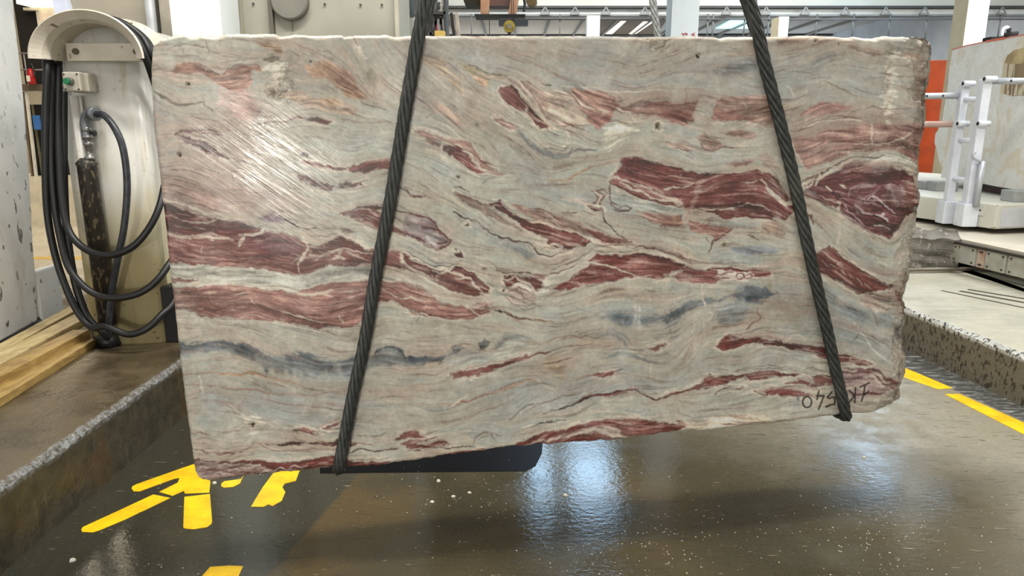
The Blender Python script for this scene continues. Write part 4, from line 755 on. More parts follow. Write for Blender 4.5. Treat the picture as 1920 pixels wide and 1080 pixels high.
# ledge left: its top is a wet brown screed with a chipped pale lip
k = NT('ledge_left_concrete'); X = k.xyz(); n1_ = k.noise(3, 5, .6); n2_ = k.noise(14, 5, .65)
far = k.ramp(k.math('ADD', X['Y'], n1_), 5.4, 6.6)
top = k.mix(k.ramp(n1_, .35, .65), lin((64,55,40)), lin((88,77,58)))
top = k.mix(far, top, lin((214,204,182)))
lip = k.math('MULTIPLY', k.ramp(k.math('ADD', k.math('SUBTRACT', X['X'], k.math('MULTIPLY', X['Y'], .0139)), k.math('MULTIPLY', n2_, .05)), -1.915, -1.900), k.ramp(k.math('ADD', X['Z'], k.math('MULTIPLY', n2_, .05)), .285, .31))
face = k.mix(k.ramp(n2_, .35, .7), lin((68,62,46)), lin((48,44,32)))
drip = k.noise(1, 4, .6, vec=k.mapping((30, 30, 4)))
face = k.mix(k.math('MULTIPLY', k.ramp(drip, .55, .7), .45), face, lin((96,88,66)))
face = k.mix(k.math('MULTIPLY', k.ramp(k.noise(2.2, 3), .52, .66), .5), face, lin((88,64,34)))
up = k.ramp(X['Z'], .29, .305)
c_ = k.mix(up, face, top); c_ = k.mix(k.math('MULTIPLY', lip, k.ramp(k.noise(38, 4, .7), .36, .6, .15, .9)), c_, k.mix(k.ramp(k.noise(90, 3), .45, .65), lin((132,134,134)), lin((84,80,72))))
k.link(c_, k.b.inputs['Base Color']); k.link(k.ramp(n1_, .35, .65, .12, .42), k.b.inputs['Roughness'])
k.bump(k.math('ADD', n2_, k.math('MULTIPLY', k.noise(60, 4), .4)), .45, .012)
LEDGEL = k.m
def rough_kerb(name, pts, z, m, deep, seed):   # a kerb whose top edge is chipped; pts = plan line of the face, ledge lies to one side
    rnd = random.Random(seed); mb = MB(); A, B_ = Vector((*pts[0], 0)), Vector((*pts[1], 0)); L = (B_-A).length; n = int(L/.03); d = (B_-A)/n
    side = Vector(deep)
    rows = []
    for i in range(n+1):
        p = A + d*i; w1 = .012*rnd.random() + .012*math.sin(i*.31+seed)*math.sin(i*.13); w2 = abs(rnd.gauss(0, .006)) + .01*max(0, math.sin(i*.21+seed))
        s = side.normalized()
        rows.append([p, p + Vector((0,0,z*.5)) + s*.003, p + Vector((0,0,z-.018-abs(w1))) + s*.006, p + Vector((0,0,z-.003)) + s*(.022+w2), p + Vector((0,0,z)) + s*(.05+w2*1.5), p + side + Vector((0,0,z))])
    b = 0
    for r in rows: mb.v += r
    for i in range(n):
        for j in range(5): mb.f.append([i*6+j, i*6+j+1, (i+1)*6+j+1, (i+1)*6+j]); mb.sm.append(False)
    o = mb.build(name, m); return struct(o)
rough_kerb('kerb_left', [(-1.925, -2.0), (-1.80, 7.0)], .31, LEDGEL, (-12, 0, 0), 3)
mb = MB(); mb.prism([Vector((-14,7,0)), Vector((-1.80,7,0)), Vector((-1.80,16.2,0)), Vector((-14,16.2,0))], (0,0,.31)); struct(mb.build('floor_raised_left', LEDGEL))

# ledge right: pale dusty top, spattered dark face
k = NT('ledge_right_concrete'); X = k.xyz(); n1_ = k.noise(2.5, 5, .6); n2_ = k.noise(16, 5, .65); n3_ = k.noise(44, 2, .5, vec=k.mapping((1,1,.6)))
top = k.mix(k.ramp(n1_, .35, .65), lin((172,168,150)), lin((146,144,128)))
top = k.mix(k.math('MULTIPLY', k.ramp(k.noise(1, 4, .7, vec=k.mapping((3, 24, 1), (0,0,.1))), .5, .7), .5), top, lin((192,190,176)))
face = k.mix(n2_, lin((112,106,92)), lin((92,88,74)))
face = k.mix(k.ramp(n3_, .56, .60), face, lin((54,46,36)))
face = k.mix(k.math('MULTIPLY', k.ramp(k.noise(34, 2), .62, .66), .7), face, lin((84,60,44)))
edge_ = k.ramp(k.math('ADD', X['Z'], k.math('MULTIPLY', n2_, .03)), .262, .285)
c_ = k.mix(edge_, face, lin((176,176,170))); c_ = k.mix(k.math('MULTIPLY', k.ramp(n3_, .56, .60), k.math('SUBTRACT', 1, k.ramp(X['Z'], .297, .3))), c_, lin((60,54,46)))
c_ = k.mix(k.ramp(X['Z'], .2955, .2995), c_, top)
k.link(c_, k.b.inputs['Base Color']); k.link(k.ramp(n1_, .3, .7, .3, .6), k.b.inputs['Roughness']); k.bump(k.math('ADD', n2_, k.noise(50, 4)), .4, .01)
LEDGER = k.m
rough_kerb('kerb_right', [(3.43, -1.0), (2.72, 6.45)], .30, LEDGER, (12, 0, 0), 8)
# rail grooves let into the ledge
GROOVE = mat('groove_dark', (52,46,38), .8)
for i, (a, b, w_) in enumerate([((1765,545),(2100,615),.018),((1800,546),(2100,600),.035),((1815,543),(2100,590),.03)]):
    p, q = G(*a, .30), G(*b, .30); mb = MB(); bar(mb, p+Vector((0,0,.001)), q+Vector((0,0,.001)), w_, .004); struct(mb.build(f'trim_{i+1}', GROOVE))

mb = MB(); mb.prism([Vector((*G(x,y,.30).xy, .3004)) for x, y in [(1790,504),(1850,516),(1920,543),(2000,572),(2200,640)]][::-1] + [Vector((4.2,6.5,.3004))], (0,0,.0006)); struct(mb.build('floor_gap_shade', mat('gap_shade_black', (14,13,12), .9, spec=.1)))  # shade under the dock plates, laid on the ledge as a black sheet
# dock beyond the ledge
DOCK = mat('dock_concrete', (192,184,168), .6, c2=(176,168,150), scale=2, bump=.1)
OLDC = mat('broken_concrete', (120,116,108), .85, c2=(86,82,74), scale=7, spots=((150,146,136), 20, .6), bump=.6)
W1, W2 = G(1795,452,.57), G(1920,478,.57); dr = (W2-W1).normalized(); W3 = W1 + dr*4.5
mb = MB(); mb.prism([Vector((2.3,6.47,.50)), Vector((W1.x+.1,6.47,.50)), Vector((W3.x,W3.y+.15,.50)), Vector((14,W3.y,.50)), Vector((14,15,.50)), Vector((2.3,15,.50))], (0,0,.07)); dock = struct(mb.build('floor_dock', DOCK))
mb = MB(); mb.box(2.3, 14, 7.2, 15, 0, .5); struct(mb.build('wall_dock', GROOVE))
# lump of broken concrete wall under the dock's left end
bm = bmesh.new(); bmesh.ops.create_grid(bm, x_segments=60, y_segments=14, size=.5)
for v_ in bm.verts:
    fx_, fz = v_.co.x+.5, v_.co.y+.5; x = 2.35 + fx_*(W1.x+.02-2.35); wv = math.sin(x*9)*.02+math.sin(x*23)*.012+math.sin(fz*14+x*5)*.012
    v_.co = Vector((x, 6.36 + wv + (.07 if fz > .75 else 0)*(fz-.6)*2, .29 + fz*(.28 + .012*math.sin(x*31))))
bmesh.ops.solidify(bm, geom=bm.faces[:], thickness=-.10)
m_ = bpy.data.meshes.new('wall_stub'); bm.to_mesh(m_); bm.free(); m_.materials.append(OLDC); o = bpy.data.objects.new('wall_stub', m_); COL.objects.link(o); struct(o)
# riveted steel plates edging the dock
PLATE = mat('edge_plate_paint', (176,176,166), .5, .2, c2=(150,148,134), scale=5, spots=((120,84,64), 9, .63)); PLATE2 = mat('rusty_patch', (176,156,140), .7, c2=(150,110,90)); RIV = mat('rivet_steel', (70,66,60), .5, .6)
t = thing('dock_edge', 'riveted steel plates edging the raised dock above the dark gap', 'steel edging', (W1.x, W1.y, .57))
nrm = Vector((dr.y, -dr.x, 0))
for i, (a, b) in enumerate([(0,.26),(.28,.36),(.37,.58),(.60,1.1),(1.12,1.7),(1.72,2.4),(2.42,3.4)]):
    mb = MB(); p, q = W1+dr*a + nrm*.02, W1+dr*b + nrm*.02; bar(mb, p-Vector((0,0,.10)), q-Vector((0,0,.10)), .025, .16)
    pl = mb.build('plate', PLATE if i != 1 else PLATE2, t)
    mb = MB()
    for s_ in (.03, b-a-.03):
        for z_ in (-.045, -.155): mb = MB(); c0 = W1+dr*(a+s_)+nrm*.03+Vector((0,0,z_)); mb.tube([c0, c0+nrm*.01], .008, 8); mb.build('rivet', RIV, pl)
mb = MB(); p, q = W1+nrm*.02, W3+nrm*.02; bar(mb, p-Vector((0,0,.010)), q-Vector((0,0,.010)), .05, .02); mb.build('lip', RIV, t)
# scaffold pipe lying at the foot of the broken wall
mb = MB(); mb.tube([G(1640,507,.33), G(1900,503,.33)], .018, 10); tag(mb.build('steel_pipe', mat('pipe_dull',(120,112,98),.5,.4)), 'thin steel pipe lying along the foot of the broken concrete wall', 'pipe')

# ceiling, walls, girder
CEIL = mat('ceiling_panels', (196,192,184), .8, c2=(186,182,174), scale=.5); CEILW = mat('ceiling_warm', (226,208,184), .8, c2=(216,198,174), scale=.5)
WALLP = mat('wall_plaster', (206,210,214), .7, c2=(190,194,200), scale=1)
mb = MB(); mb.box(-14, 16, -7, 37.8, 6.0, 6.15); struct(mb.build('ceiling', CEIL))
def flat(name, pxs, z, m, th=.02):
    P_ = [G(x, y, z) for x, y in pxs]; mb = MB(); mb.prism(P_, (0, 0, th)); return struct(mb.build(name, m))
flat('ceiling_section', [(640,65),(640,30),(1098,30),(1098,64)], 5.97, CEILW)
BROWN = mat('brown_soffit', (120,98,62), .8, c2=(104,84,52), scale=2)
flat('ceiling_soffit', [(1100,64.5),(1126,37),(1250,37),(1232,64.5)], 5.95, BROWN)
SKY = mat('skylight_glass', (160,235,245), .3, emit=((.45,.95,1.0), 1.2)); SKYW = mat('skylight_warm', (250,235,205), .3, emit=((1,.9,.72), 1.0)); SKYB = mat('roof_window_glass', (190,220,250), .3, emit=((.46,.72,1.0), 11.0))
for i, q in enumerate([[(1135,64),(1164,40),(1174,40),(1148,64)], [(1179,64),(1206,41),(1226,41),(1192,64)]]): flat(f'window_{i+1}', q, 5.93, SKYW)
for i, q in enumerate([[(1341,54),(1373,36),(1428,36),(1402,54)], [(1751,54),(1786,40),(1840,40),(1800,54)], [(1844,43),(1862,36),(1884,36),(1872,41)]]): flat(f'window_{i+3}', q, 5.96, SKY)
for i, (x0, x1, y0, y1) in enumerate([(.45,.85,13.2,16.2),(1.3,2.2,13.2,16.2),(8.3,9.8,14.4,18.4),(.8,1.8,8.4,9.9)]):
    mb = MB(); mb.box(x0, x1, y0, y1, 5.95, 5.99); struct(mb.build(f'window_{i+6}', SKYB))
mb = MB(); mb.box(-14, 16, 37.6, 37.8, 0, 6.15); struct(mb.build('wall_back', WALLP))
mb = MB(); mb.box(-14.2, -14, -7, 37.8, 0, 6.15); struct(mb.build('wall_left', WALLP))
mb = MB(); mb.box(16, 16.2, -7, 37.8, 0, 6.15); struct(mb.build('wall_right', WALLP))
CREAMW = mat('back_room_wall', (232,218,190), .8, c2=(214,200,172), scale=1.2); DARK = mat('dark_recess', (26,22,20), .9)
mb = MB(); mb.box(-14, -7.2, 16, 16.2, 0, 6.0); struct(mb.build('wall_partition', CREAMW))
GIRD = mat('girder_paint', (178,180,170), .5, c2=(168,168,158), scale=.6); GIRD2 = mat('girder_flange', (206,208,202), .45, c2=(196,196,186), scale=.6); LINE = mat('dark_rail', (58,58,56), .6); GREYM = mat('grey_conduit', (120,122,120), .5, .2); 
def hband(name, ya, yb, Y, m, th=.3, x0=600, x1=2100, cat=None, label=None):
    za, zb = D(960, ya, Y).z, D(960, yb, Y).z; xa, xb = D(x0, (ya+yb)/2, Y).x, D(x1, (ya+yb)/2, Y).x
    mb = MB(); mb.box(xa, xb, Y, Y+th, min(za, zb), max(za, zb)); o = mb.build(name, m)
    if label: tag(o, label, cat)
    else: struct(o)
    return o
hband('beam_upper', -70, 10.5, 20, GIRD, .4, x0=820); hband('beam_rail', 10.5, 14.5, 19.9, LINE, .5, x0=820); hband('beam_flange', 14.5, 26.5, 20.1, GIRD2, .3, x0=820)
hband('cable_tray', 26.5, 30, 19.8, GREYM, .25, x0=860, label='long grey cable tray under the pale girder across the far hall', cat='cable tray')
zt, zb_ = D(960,32.5,19.4).z, D(960,37.5,19.4).z
mb = MB(); mb.tube([D(893,35,19.72), D(1243,35,19.72)], (zt-zb_)/2*1.1, 10); tag(mb.build('busbar', mat('busbar_grey',(84,82,80),.5)), 'thick dark grey power rail running from the crane behind the rope', 'rail')
mb = MB(); mb.tube([D(1246,36,19.72), D(2100,36,19.72)], (zt-zb_)/2*.7, 10); tag(mb.build('service_pipe', mat('pipe_slate',(100,102,106),.5)), 'long slate grey service pipe crossing the far hall at right', 'pipe')
hband('gutter', 62.8, 65.5, 37.3, LINE, .2, x0=640)
# seams of the far ceiling
SEAM = mat('ceiling_seam', (150,144,134), .8)
for i in range(-6, 17):
    x = -4.2 + i*1.45
    if x > -6: mb = MB(); mb.box(x-.05, x+.05, 29, 37.4, 5.90, 5.97); struct(mb.build('ceiling_seam', SEAM))
# hangers of the cable tray
for x in (882,1048,1227,1326,1336,1395,1440,1531,1600,1668,1738,1875):
    a, b = D(x+2, 26, 19.79), D(x, 72, 19.79); mb = MB(); mb.tube([Vector((a.x, 19.79, a.z)), Vector((a.x, 19.79, b.z))], .022 if x > 1300 else .015, 6)
    o = mb.build('hanger_rod', GREYM); nm = {882:'leftmost, left of the orange crane legs',1048:'right of the yellow hook block',1227:'beside the wire rope of the far sling',1326:'left of the pair right of the square column',1336:'right of the pair right of the square column',1395:'in front of the cyan skylight',1440:'just right of the thick rope',1531:'first one right of the small pale column',1600:'second one right of the small pale column',1668:'above the white vertical scar in the slab',1738:'next to the slab\'s top right corner',1875:'above the white marble block'}[x]
    tag(o, f'thin grey hanger rod below the girder, {nm}', 'rod', 'rods hanging under the girder')
for i, x in enumerate((1022,1078,1136,1209,1362,1436,1510,1585,1660,1733,1878)):
    p = D(x, 26.5, 19.75); mb = MB(); bar(mb, p+Vector((-.12,0,.0)), p+Vector((0,0,.18)), .02, .03); bar(mb, p+Vector((.12,0,0)), p+Vector((0,0,.18)), .02, .03); mb.box(p.x-.12,p.x+.12,19.73,19.78,p.z-.02,p.z+.03)
    o = mb.build('cable_bracket', GREYM); tag(o, 'small triangular cable tray bracket, ' + ['first one right of the crane legs','second one right of the crane legs','above the brown soffit\'s left end','above the brown soffit\'s right part','left of the right sling','between the right sling and the small far column','first one right of the small far column','second one right of the small far column','third one right of the small far column','left of the cream sided column','right of the cream sided column'][i], 'bracket', 'brackets along the cable tray')
# columns
COLP = mat('column_white', (222,228,228), .55, c2=(212,216,216), scale=1.5); COLC = mat('column_cream', (206,194,164), .6, c2=(196,184,154))
def column(name, x0, x1, Y, m, z0=0, z1=6.0, depth=None, y=40):
    a, b = D(x0, y, Y).x, D(x1, y, Y).x; mb = MB(); mb.box(a, b, Y, Y+(depth or (b-a)), z0, z1); o = mb.build(name, m); return o
c1 = column('column', 1259, 1310, 12, COLP); tag(c1, 'white square column left of the right rope with red marks low on it', 'column')
RED_ = mat('red_paint', (196,84,88), .7)
for x, pts in ((1279, [(0,62),(3,66),(6,62),(9,66)]), (1297, [(6,62),(0,64.5),(6,67)]), (1288,[(0,62),(0,66)])):
    mb = MB()
    for i in range(len(pts)-1): bar(mb, D(x+pts[i][0], pts[i][1], 11.995), D(x+pts[i+1][0], pts[i+1][1], 11.995), .008, .014)
    mb.build('red_mark', RED_, c1, label='red painted mark')
tag(column('column', 1101, 1125, 18.6, COLP, z1=D(960,29,18.6).z), 'small white column beneath the girder beside the brown soffit', 'column')
c3 = column('column', 1461, 1479, 18.6, COLP, depth=.53, z1=D(960,31,18.6).z); tag(c3, 'small far column with a beige left side, right of the thick rope', 'column')
mb = MB(); b = D(1461,40,18.6).x; mb.box(b-.006, b, 18.6, 19.13, 0, D(960,31,18.6).z); mb.build('side_face', COLC, c3, label='beige side')
c4 = column('column', 1812, 1851, 12, COLP); tag(c4, 'white column with cream left side rising behind the white marble block', 'column')
mb = MB(); b = D(1812,40,12).x; mb.box(b-.006, b, 12.0, 12.38, 0, 6); mb.build('side_face', COLC, c4, label='cream side')
# window grid in the back wall, seen past the slab's corner
mb = MB(); 
for y in (84,92,100): p, q = D(1738,y,37.5), D(1800,y,37.5); bar(mb, p, q, .06, .12)
for x in (1754,1768,1782): p, q = D(x,80,37.5), D(x,112,37.5); bar(mb, p, q, .06, .08)
o = mb.build('window_12', GREYM); struct(o)
mb = MB(); mb.box(-6, 16, 37.5, 37.58, .8, D(960,82,37.5).z); struct(mb.build('window_13', mat('window_fill_glow',(200,220,240),.4, emit=((.78,.88,1), 1.8))))  # window glow carried along the wall, added to light the far ceiling
# ------------------------------------------------------------------ ropes
def rope_mat(name, c, c2, c3):
    k = NT(name); n_ = k.noise(90, 3, vec=k.mapping((1,1,.4))); base = k.mix(k.ramp(n_, .35, .65), lin(c), lin(c2))
    base = k.mix(k.math('MULTIPLY', k.ramp(k.noise(6, 4), .55, .7), .5), base, lin(c3))
    k.link(base, k.b.inputs['Base Color']); k.b.inputs['Roughness'].default_value = .5; k.b.inputs['Metallic'].default_value = .25
    k.bump(k.noise(320, 2), .3, .002); return k.m
ROPE = rope_mat('wire_rope_dark', (66,68,66), (46,48,46), (90,90,84)); ROPE2 = rope_mat('wire_rope_bright', (150,152,150), (112,114,112), (176,176,172))
def rope(name, pts, R, m, label=None, lay=None, parent=None):
    P_ = [Vector(p) for p in pts]; dens = [P_[0]]
    for a, b in zip(P_, P_[1:]):
        n = max(1, int((b-a).length/.012)); dens += [a.lerp(b, (i+1)/n) for i in range(n)]
    lay = lay or R*2*6.8; mb = MB(); N = len(dens); up = None; fr = []; s = 0; acc = [0]
    for i, p in enumerate(dens):
        t_ = (dens[min(i+1, N-1)]-dens[max(i-1, 0)]).normalized()
        if up is None: up = Vector((0,1,0)) if abs(t_.y) < .9 else Vector((1,0,0))
        a = t_.cross(up).normalized(); c = a.cross(t_).normalized(); up = c; fr.append((a, c))
        if i: s += (p-dens[i-1]).length; acc.append(s)
    for k_ in range(6):
        pp = []
        for i, p in enumerate(dens):
            th = 2*math.pi*(acc[i]/lay + k_/6); a, c = fr[i]; pp.append(p + (a*math.cos(th)+c*math.sin(th))*R*.62)
        mb.tube(pp, R*.42, 8)
    mb.tube(dens, R*.5, 6)
    return mb.build(name, m, parent)
N3 = Vector((NX.x, NX.y, 0)); HOOK = Vector((.16, 2.60, 3.66))
def sling(R, front, wrap_px, rear_top, nm, label):
    f = [S(x, y, R+.001) for x, y in front]; b = S(*wrap_px); zb = b.z
    low = Vector((f[-1].x, f[-1].y, 0))
    pts = [HOOK + N3*R] + spline(f, 6)
    for k_ in range(1, 8):             # round the under edge
        an = k_/8*math.pi; cpt = b - N3*(THICK/2); r = THICK/2 + R
        pts.append(cpt + N3*(r*math.cos(an)) + Vector((0,0,-math.sin(an)*.014 - .004)) + (rear_top - b).normalized()*0)
    rb = b - N3*(THICK+R); pts += [rb + Vector((0,0,.02)), rear_top - N3*0, HOOK - N3*R*1.5]
    o = rope(nm, pts, R, ROPE); tag(o, label, 'wire rope sling'); return o
rt = S(792, 60, -(THICK+.026)); sling(.0225, [(797,8),(786,60),(778,104),(763,190),(745,300),(728,400),(704,520),(684,640),(662,740),(645,830),(638,862)], (635,872), rt, 'wire_rope_sling', 'left twisted steel rope sling round the slab, slanting from its top to bottom left')
rt = S(1418, 60, -(THICK+.03)); sling(.0225, [(1406,2),(1421,60),(1434,120),(1460,220),(1487,330),(1506,420),(1528,520),(1549,610),(1566,690),(1578,740),(1583,764)], (1583,774), rt, 'wire_rope_sling', 'right twisted steel rope sling crossing the slab beside the upside-down number')
mb = MB(); mb.tube(spline([HOOK+Vector((0,0,.45)), HOOK+Vector((0,0,.18)), HOOK+Vector((.11,0,.08)), HOOK+Vector((.10,0,-.06)), HOOK+Vector((0,0,-.085)), HOOK+Vector((-.10,0,-.02)), HOOK+Vector((-.12,0,.06))], 6), [.028]*10+[.05]*21+[.03]*6 if False else .042, 12)
hk = thing('crane_hook', 'steel crane hook above the slab holding both rope slings', 'hook', HOOK); mb.build('hook', LINE, hk)
mb = MB(); mb.tube([HOOK+Vector((0,0,.4)), Vector((HOOK.x, HOOK.y, 6.0))], .02, 8); mb.build('cable', LINE, hk)
mb = MB(); mb.box(HOOK.x-.16, HOOK.x+.16, HOOK.y-.09, HOOK.y+.09, HOOK.z+.35, HOOK.z+.7); mb.build('block', mat('hook_yellow',(200,160,40),.5), hk, bevel=.03)
# rope of the next crane, hanging behind the slab
a = D(1218,-40,4.3); b = D(1233,66,4.3); d_ = (b-a).normalized()
rp = rope('wire_rope', [a - d_*2.0, a, b, b + d_*1.55], .021, ROPE2); tag(rp, 'single thin grey wire rope hanging behind the slab, left of the square column', 'wire rope')

# ------------------------------------------------------------------ hose post at left
HOUSE = NT('cream_machine_paint'); k = HOUSE; X = k.xyz(); n_ = k.noise(5, 5, .6)
lowm = k.ramp(k.math('ADD', X['Z'], k.math('MULTIPLY', n_, .9)), 1.1, 1.9)
c_ = k.mix(lowm, lin((196,184,142)), lin((206,204,196)))
c_ = k.mix(k.math('MULTIPLY', k.ramp(k.noise(1, 4, .6, vec=k.mapping((14,14,1.6))), .55, .72), .5), c_, lin((164,150,112)))
c_ = k.mix(k.math('MULTIPLY', k.ramp(k.noise(30, 3), .66, .69), k.ramp(X['Z'], .35, 1.0, 1.0, .25)), c_, lin((92,64,40)))
k.link(c_, k.b.inputs['Base Color']); k.b.inputs['Roughness'].default_value = .32; k.bump(k.noise(12, 4), .12)
HM = k.m
CHIP = mat('chipped_cream_paint', (204,196,180), .4, c2=(190,182,164), scale=8, spots=((110,96,78), 26, .66)); BLACKR = mat('black_rubber', (17,17,18), .48, c2=(14,14,15)); CHROME = mat('pipe_metal', (150,150,150), .35, .6, c2=(110,108,100), scale=20)
DIRTY = mat('grimy_black_pipe', (44,40,34), .5, c2=(30,28,24), scale=30, spots=((104,92,70), 60, .56), stretch=(1,1,.35)); GREENB = mat('green_button', (20,110,70), .3); BOXG = mat('switch_box_grey', (178,172,156), .4, c2=(164,158,142))
L0, R0 = G(182,634,.31), G(318,640,.31); hc = (L0+R0)/2
t = thing('hose_post', 'cream painted steel machine post at left carrying black hoses under a curved hood', 'machine post', (hc.x, hc.y, .31))
mb = MB(); n = 18; half = (R0.x-L0.x)/2; pl = []; sc0 = D(178, 112, hc.y-.21)
for i in range(n+1):
    a = math.pi*i/n; pl.append(Vector((hc.x - half*math.cos(a), hc.y + .02 - .10*math.sin(a)**.6, .31)))
pl += [Vector((hc.x+half, hc.y+.42, .31)), Vector((hc.x-half, hc.y+.42, .31))]
mb.prism(pl, (0,0,sc0.z+.19-.31)); mb.sm = [False]*2 + [i < n for i in range(len(pl))]; body = mb.build('body', HM, t)
FY_ = hc.y - .09                       # front of the post
sc = D(178, 112, FY_-.12); Rr = .305
def arc_sweep(mb, prof, a0=0, a1=math.pi, n=28):   # prof: (radius, y) closed outline swept about the axis along Y
    b = len(mb.v); m_ = len(prof)
    for i in range(n+1):
        a = a0 + (a1-a0)*i/n
        for r, y in prof: mb.v.append(Vector((sc.x + r*math.cos(a), y, sc.z + r*math.sin(a)*.80)))
    for i in range(n):
        for j in range(m_): mb.f.append([b+i*m_+j, b+i*m_+(j+1) % m_, b+(i+1)*m_+(j+1) % m_, b+(i+1)*m_+j]); mb.sm.append(False)
    mb.f.append([b+j for j in range(m_)]); mb.f.append([b+n*m_+j for j in range(m_)][::-1]); mb.sm += [False, False]
y0_, y1_ = FY_-.20, FY_+.14
mb = MB(); arc_sweep(mb, [(Rr, y0_), (Rr-.008, y0_-.006), (Rr-.055, y0_+.03), (Rr-.075, y0_+.07), (Rr-.08, y1_-.05), (Rr-.055, y1_-.02), (Rr, y1_), (Rr-.002, y1_-.012), (Rr-.05, y1_-.035), (Rr-.065, y1_-.06), (Rr-.062, y0_+.075), (Rr-.045, y0_+.04)])
saddle = mb.build('hood', CHIP, t, label='curved cream hood with chipped paint')
mb = MB(); bz = sc.z; mb.box(sc.x-.20, sc.x+.235, FY_-.035, FY_+.02, bz+.0, bz+.095); plate = mb.build('mounting_plate', CHIP, t, bevel=.004)
OB = mat('old_bolt',(96,86,70),.6,.4)
for dx in (-.145, .185): mb = MB(); mb.tube([Vector((sc.x+dx, FY_-.045, bz+.05)), Vector((sc.x+dx, FY_-.03, bz+.05))], .017, 12); mb.build('bolt', OB, plate)
# elbow, tap, sleeve and feed pipe
e = D(164, 222, FY_-.05)
mb = MB(); mb.tube(spline([D(165,262,FY_-.05), D(161,232,FY_-.05), D(165,216,FY_-.06), D(176,213,FY_-.08)], 5), .030, 14); mb.tube([D(172,213,FY_-.07), D(181,214,FY_-.09)], .037, 14); mb.build('elbow', mat('elbow_grey',(120,124,128),.4,.3), t)
mb = MB(); a_ = D(162,234,FY_-.05)
_p, _r = [], []
for y_, r in ((232,.022),(238,.024),(239,.030),(246,.033),(247,.024),(254,.024),(255,.032),(259,.032),(260,.022),(266,.022),(267,.028),(272,.028),(273,.023),(280,.023),(281,.019),(292,.019),(293,.028),(299,.030)):
    _p.append(D(163+(y_-236)*.1, y_, FY_-.05)); _r.append(r)
mb.tube(_p, _r, 14)
mb.build('tap', CHROME, t); mb = MB(); mb.tube([D(165,249,FY_-.05), D(179,250,FY_-.09)], .008, 8); mb.tube([D(176,250,FY_-.09), D(179,250,FY_-.09)], .016, 8); mb.build('tap_handle', BLACKR, t)
mb = MB(); A_, B_ = D(168,296,FY_-.05), D(196,608,FY_-.05); A_.x = (A_.x+B_.x)/2; B_.x = A_.x
mb.tube([A_, A_-Vector((0,0,.03)), A_-Vector((0,0,.05)), B_], [.03,.058,.052,.05], 16); mb.build('sleeve', DIRTY, t)
mb = MB(); A_, B_ = D(140,180,FY_-.03), D(168,610,FY_-.03); x = A_.x+.0; mb.tube([Vector((x,A_.y,A_.z)), Vector((x,A_.y,B_.z))], .026, 14); x2 = x+.035; mb.tube([Vector((x2,A_.y-.01,A_.z)), Vector((x2,A_.y-.01,B_.z+.9))], .007, 8); mb.build('feed_pipe', HM, t)
# switch box
p, q = D(119,135,FY_-.12), D(161,172,FY_-.12)
sb = thing('switch_box', 'grey switch box with a green button beside the black hoses', 'switch box', (p.x, FY_-.08, q.z))
mb = MB(); mb.box(p.x, q.x-.012, FY_-.14, FY_-.09, q.z, p.z); cv = mb.build('cover', BOXG, sb, bevel=.008)
mb = MB(); mb.box(p.x+.02, q.x+.008, FY_-.10, FY_-.02, q.z-.003, p.z-.003); mb.build('box', BOXG, sb, bevel=.008)
cx_, cz_ = (p.x+q.x)/2-.01, (p.z+q.z)/2
mb = MB(); mb.tube([Vector((cx_,FY_-.165,cz_)), Vector((cx_,FY_-.14,cz_))], .021, 16); mb.build('button_collar', CHROME, sb); mb = MB(); mb.tube([Vector((cx_-.002,FY_-.18,cz_)), Vector((cx_,FY_-.163,cz_))], .017, 16); mb.build('button', GREENB, sb, label='green push button')
for dx, dz in ((.012,.012),(.012,-.012),(-.024,.012),(-.024,-.012)):
    c0 = Vector((p.x+dx if dx > 0 else q.x+dx, FY_-.143, (q.z if dz > 0 else p.z)+dz)); mb = MB(); mb.tube([c0, c0+Vector((0,.006,0))], .005, 8); mb.build('screw', LINE, sb)
# hoses: one long black hose coiled three times over the hood
def hp(x, y, off=.12): return D(x, y, FY_-off)
def over(r, yy, a0, a1, n=7): return [Vector((sc.x + r*math.cos(a_), yy, sc.z + r*math.sin(a_)*.80)) for a_ in [a0+(a1-a0)*i/(n-1) for i in range(n)]]
rs = Rr - .04; yA, yB, yC = y0_+.09, y0_+.145, y0_+.20
coil = []
coil += [hp(293,165,.02)] + over(rs, yA, .1, math.pi-.03) + [hp(88,140,.13), hp(86,200,.13), hp(85,300,.14), hp(89,400,.14), hp(104,480,.14), hp(128,550,.15), hp(152,594,.15), hp(175,615,.17), hp(198,612,.19), hp(240,627,.20), hp(275,616,.18), hp(303,590,.12), hp(328,560,.02), hp(350,480,-.12), hp(345,300,-.16), hp(318,180,-.12)]
coil += over(rs+.012, yB, .05, math.pi-.06) + [hp(98,140,.08), hp(95,200,.10), hp(96,300,.12), hp(102,380,.14), hp(112,440,.15), hp(126,495,.17), hp(150,530,.19), hp(180,552,.2), hp(215,559,.21), hp(258,551,.2), hp(290,530,.17), hp(314,500,.10), hp(338,455,-.02), hp(350,380,-.12), hp(338,260,-.14), hp(312,170,-.1)]
coil += over(rs, yC, .05, math.pi-.1) + [hp(110,140,.06), hp(109,220,.08), hp(111,300,.12), hp(116,370,.15), hp(126,425,.17), hp(145,455,.19), hp(175,474,.21), hp(210,478,.22), hp(248,463,.21), hp(278,430,.18), hp(298,390,.12), hp(310,340,.02)]
mb = MB(); mb.tube(spline(coil, 6), .0195, 10); hose = mb.build('coiled_hose', BLACKR); tag(hose, 'long black hose hung in loops over the curved cream hood', 'hose')
mb = MB(); mb.tube(spline([hp(119,165,.04), hp(119,240,.06), hp(120,340,.09), hp(124,420,.1), hp(133,490,.12), hp(145,545,.12), hp(165,596,.12), hp(188,618,.13), hp(204,634,.10)], 6), .021, 10); tag(mb.build('hanging_hose', BLACKR), 'straight hanging black hose nearest the post, right of the coiled loops', 'hose')
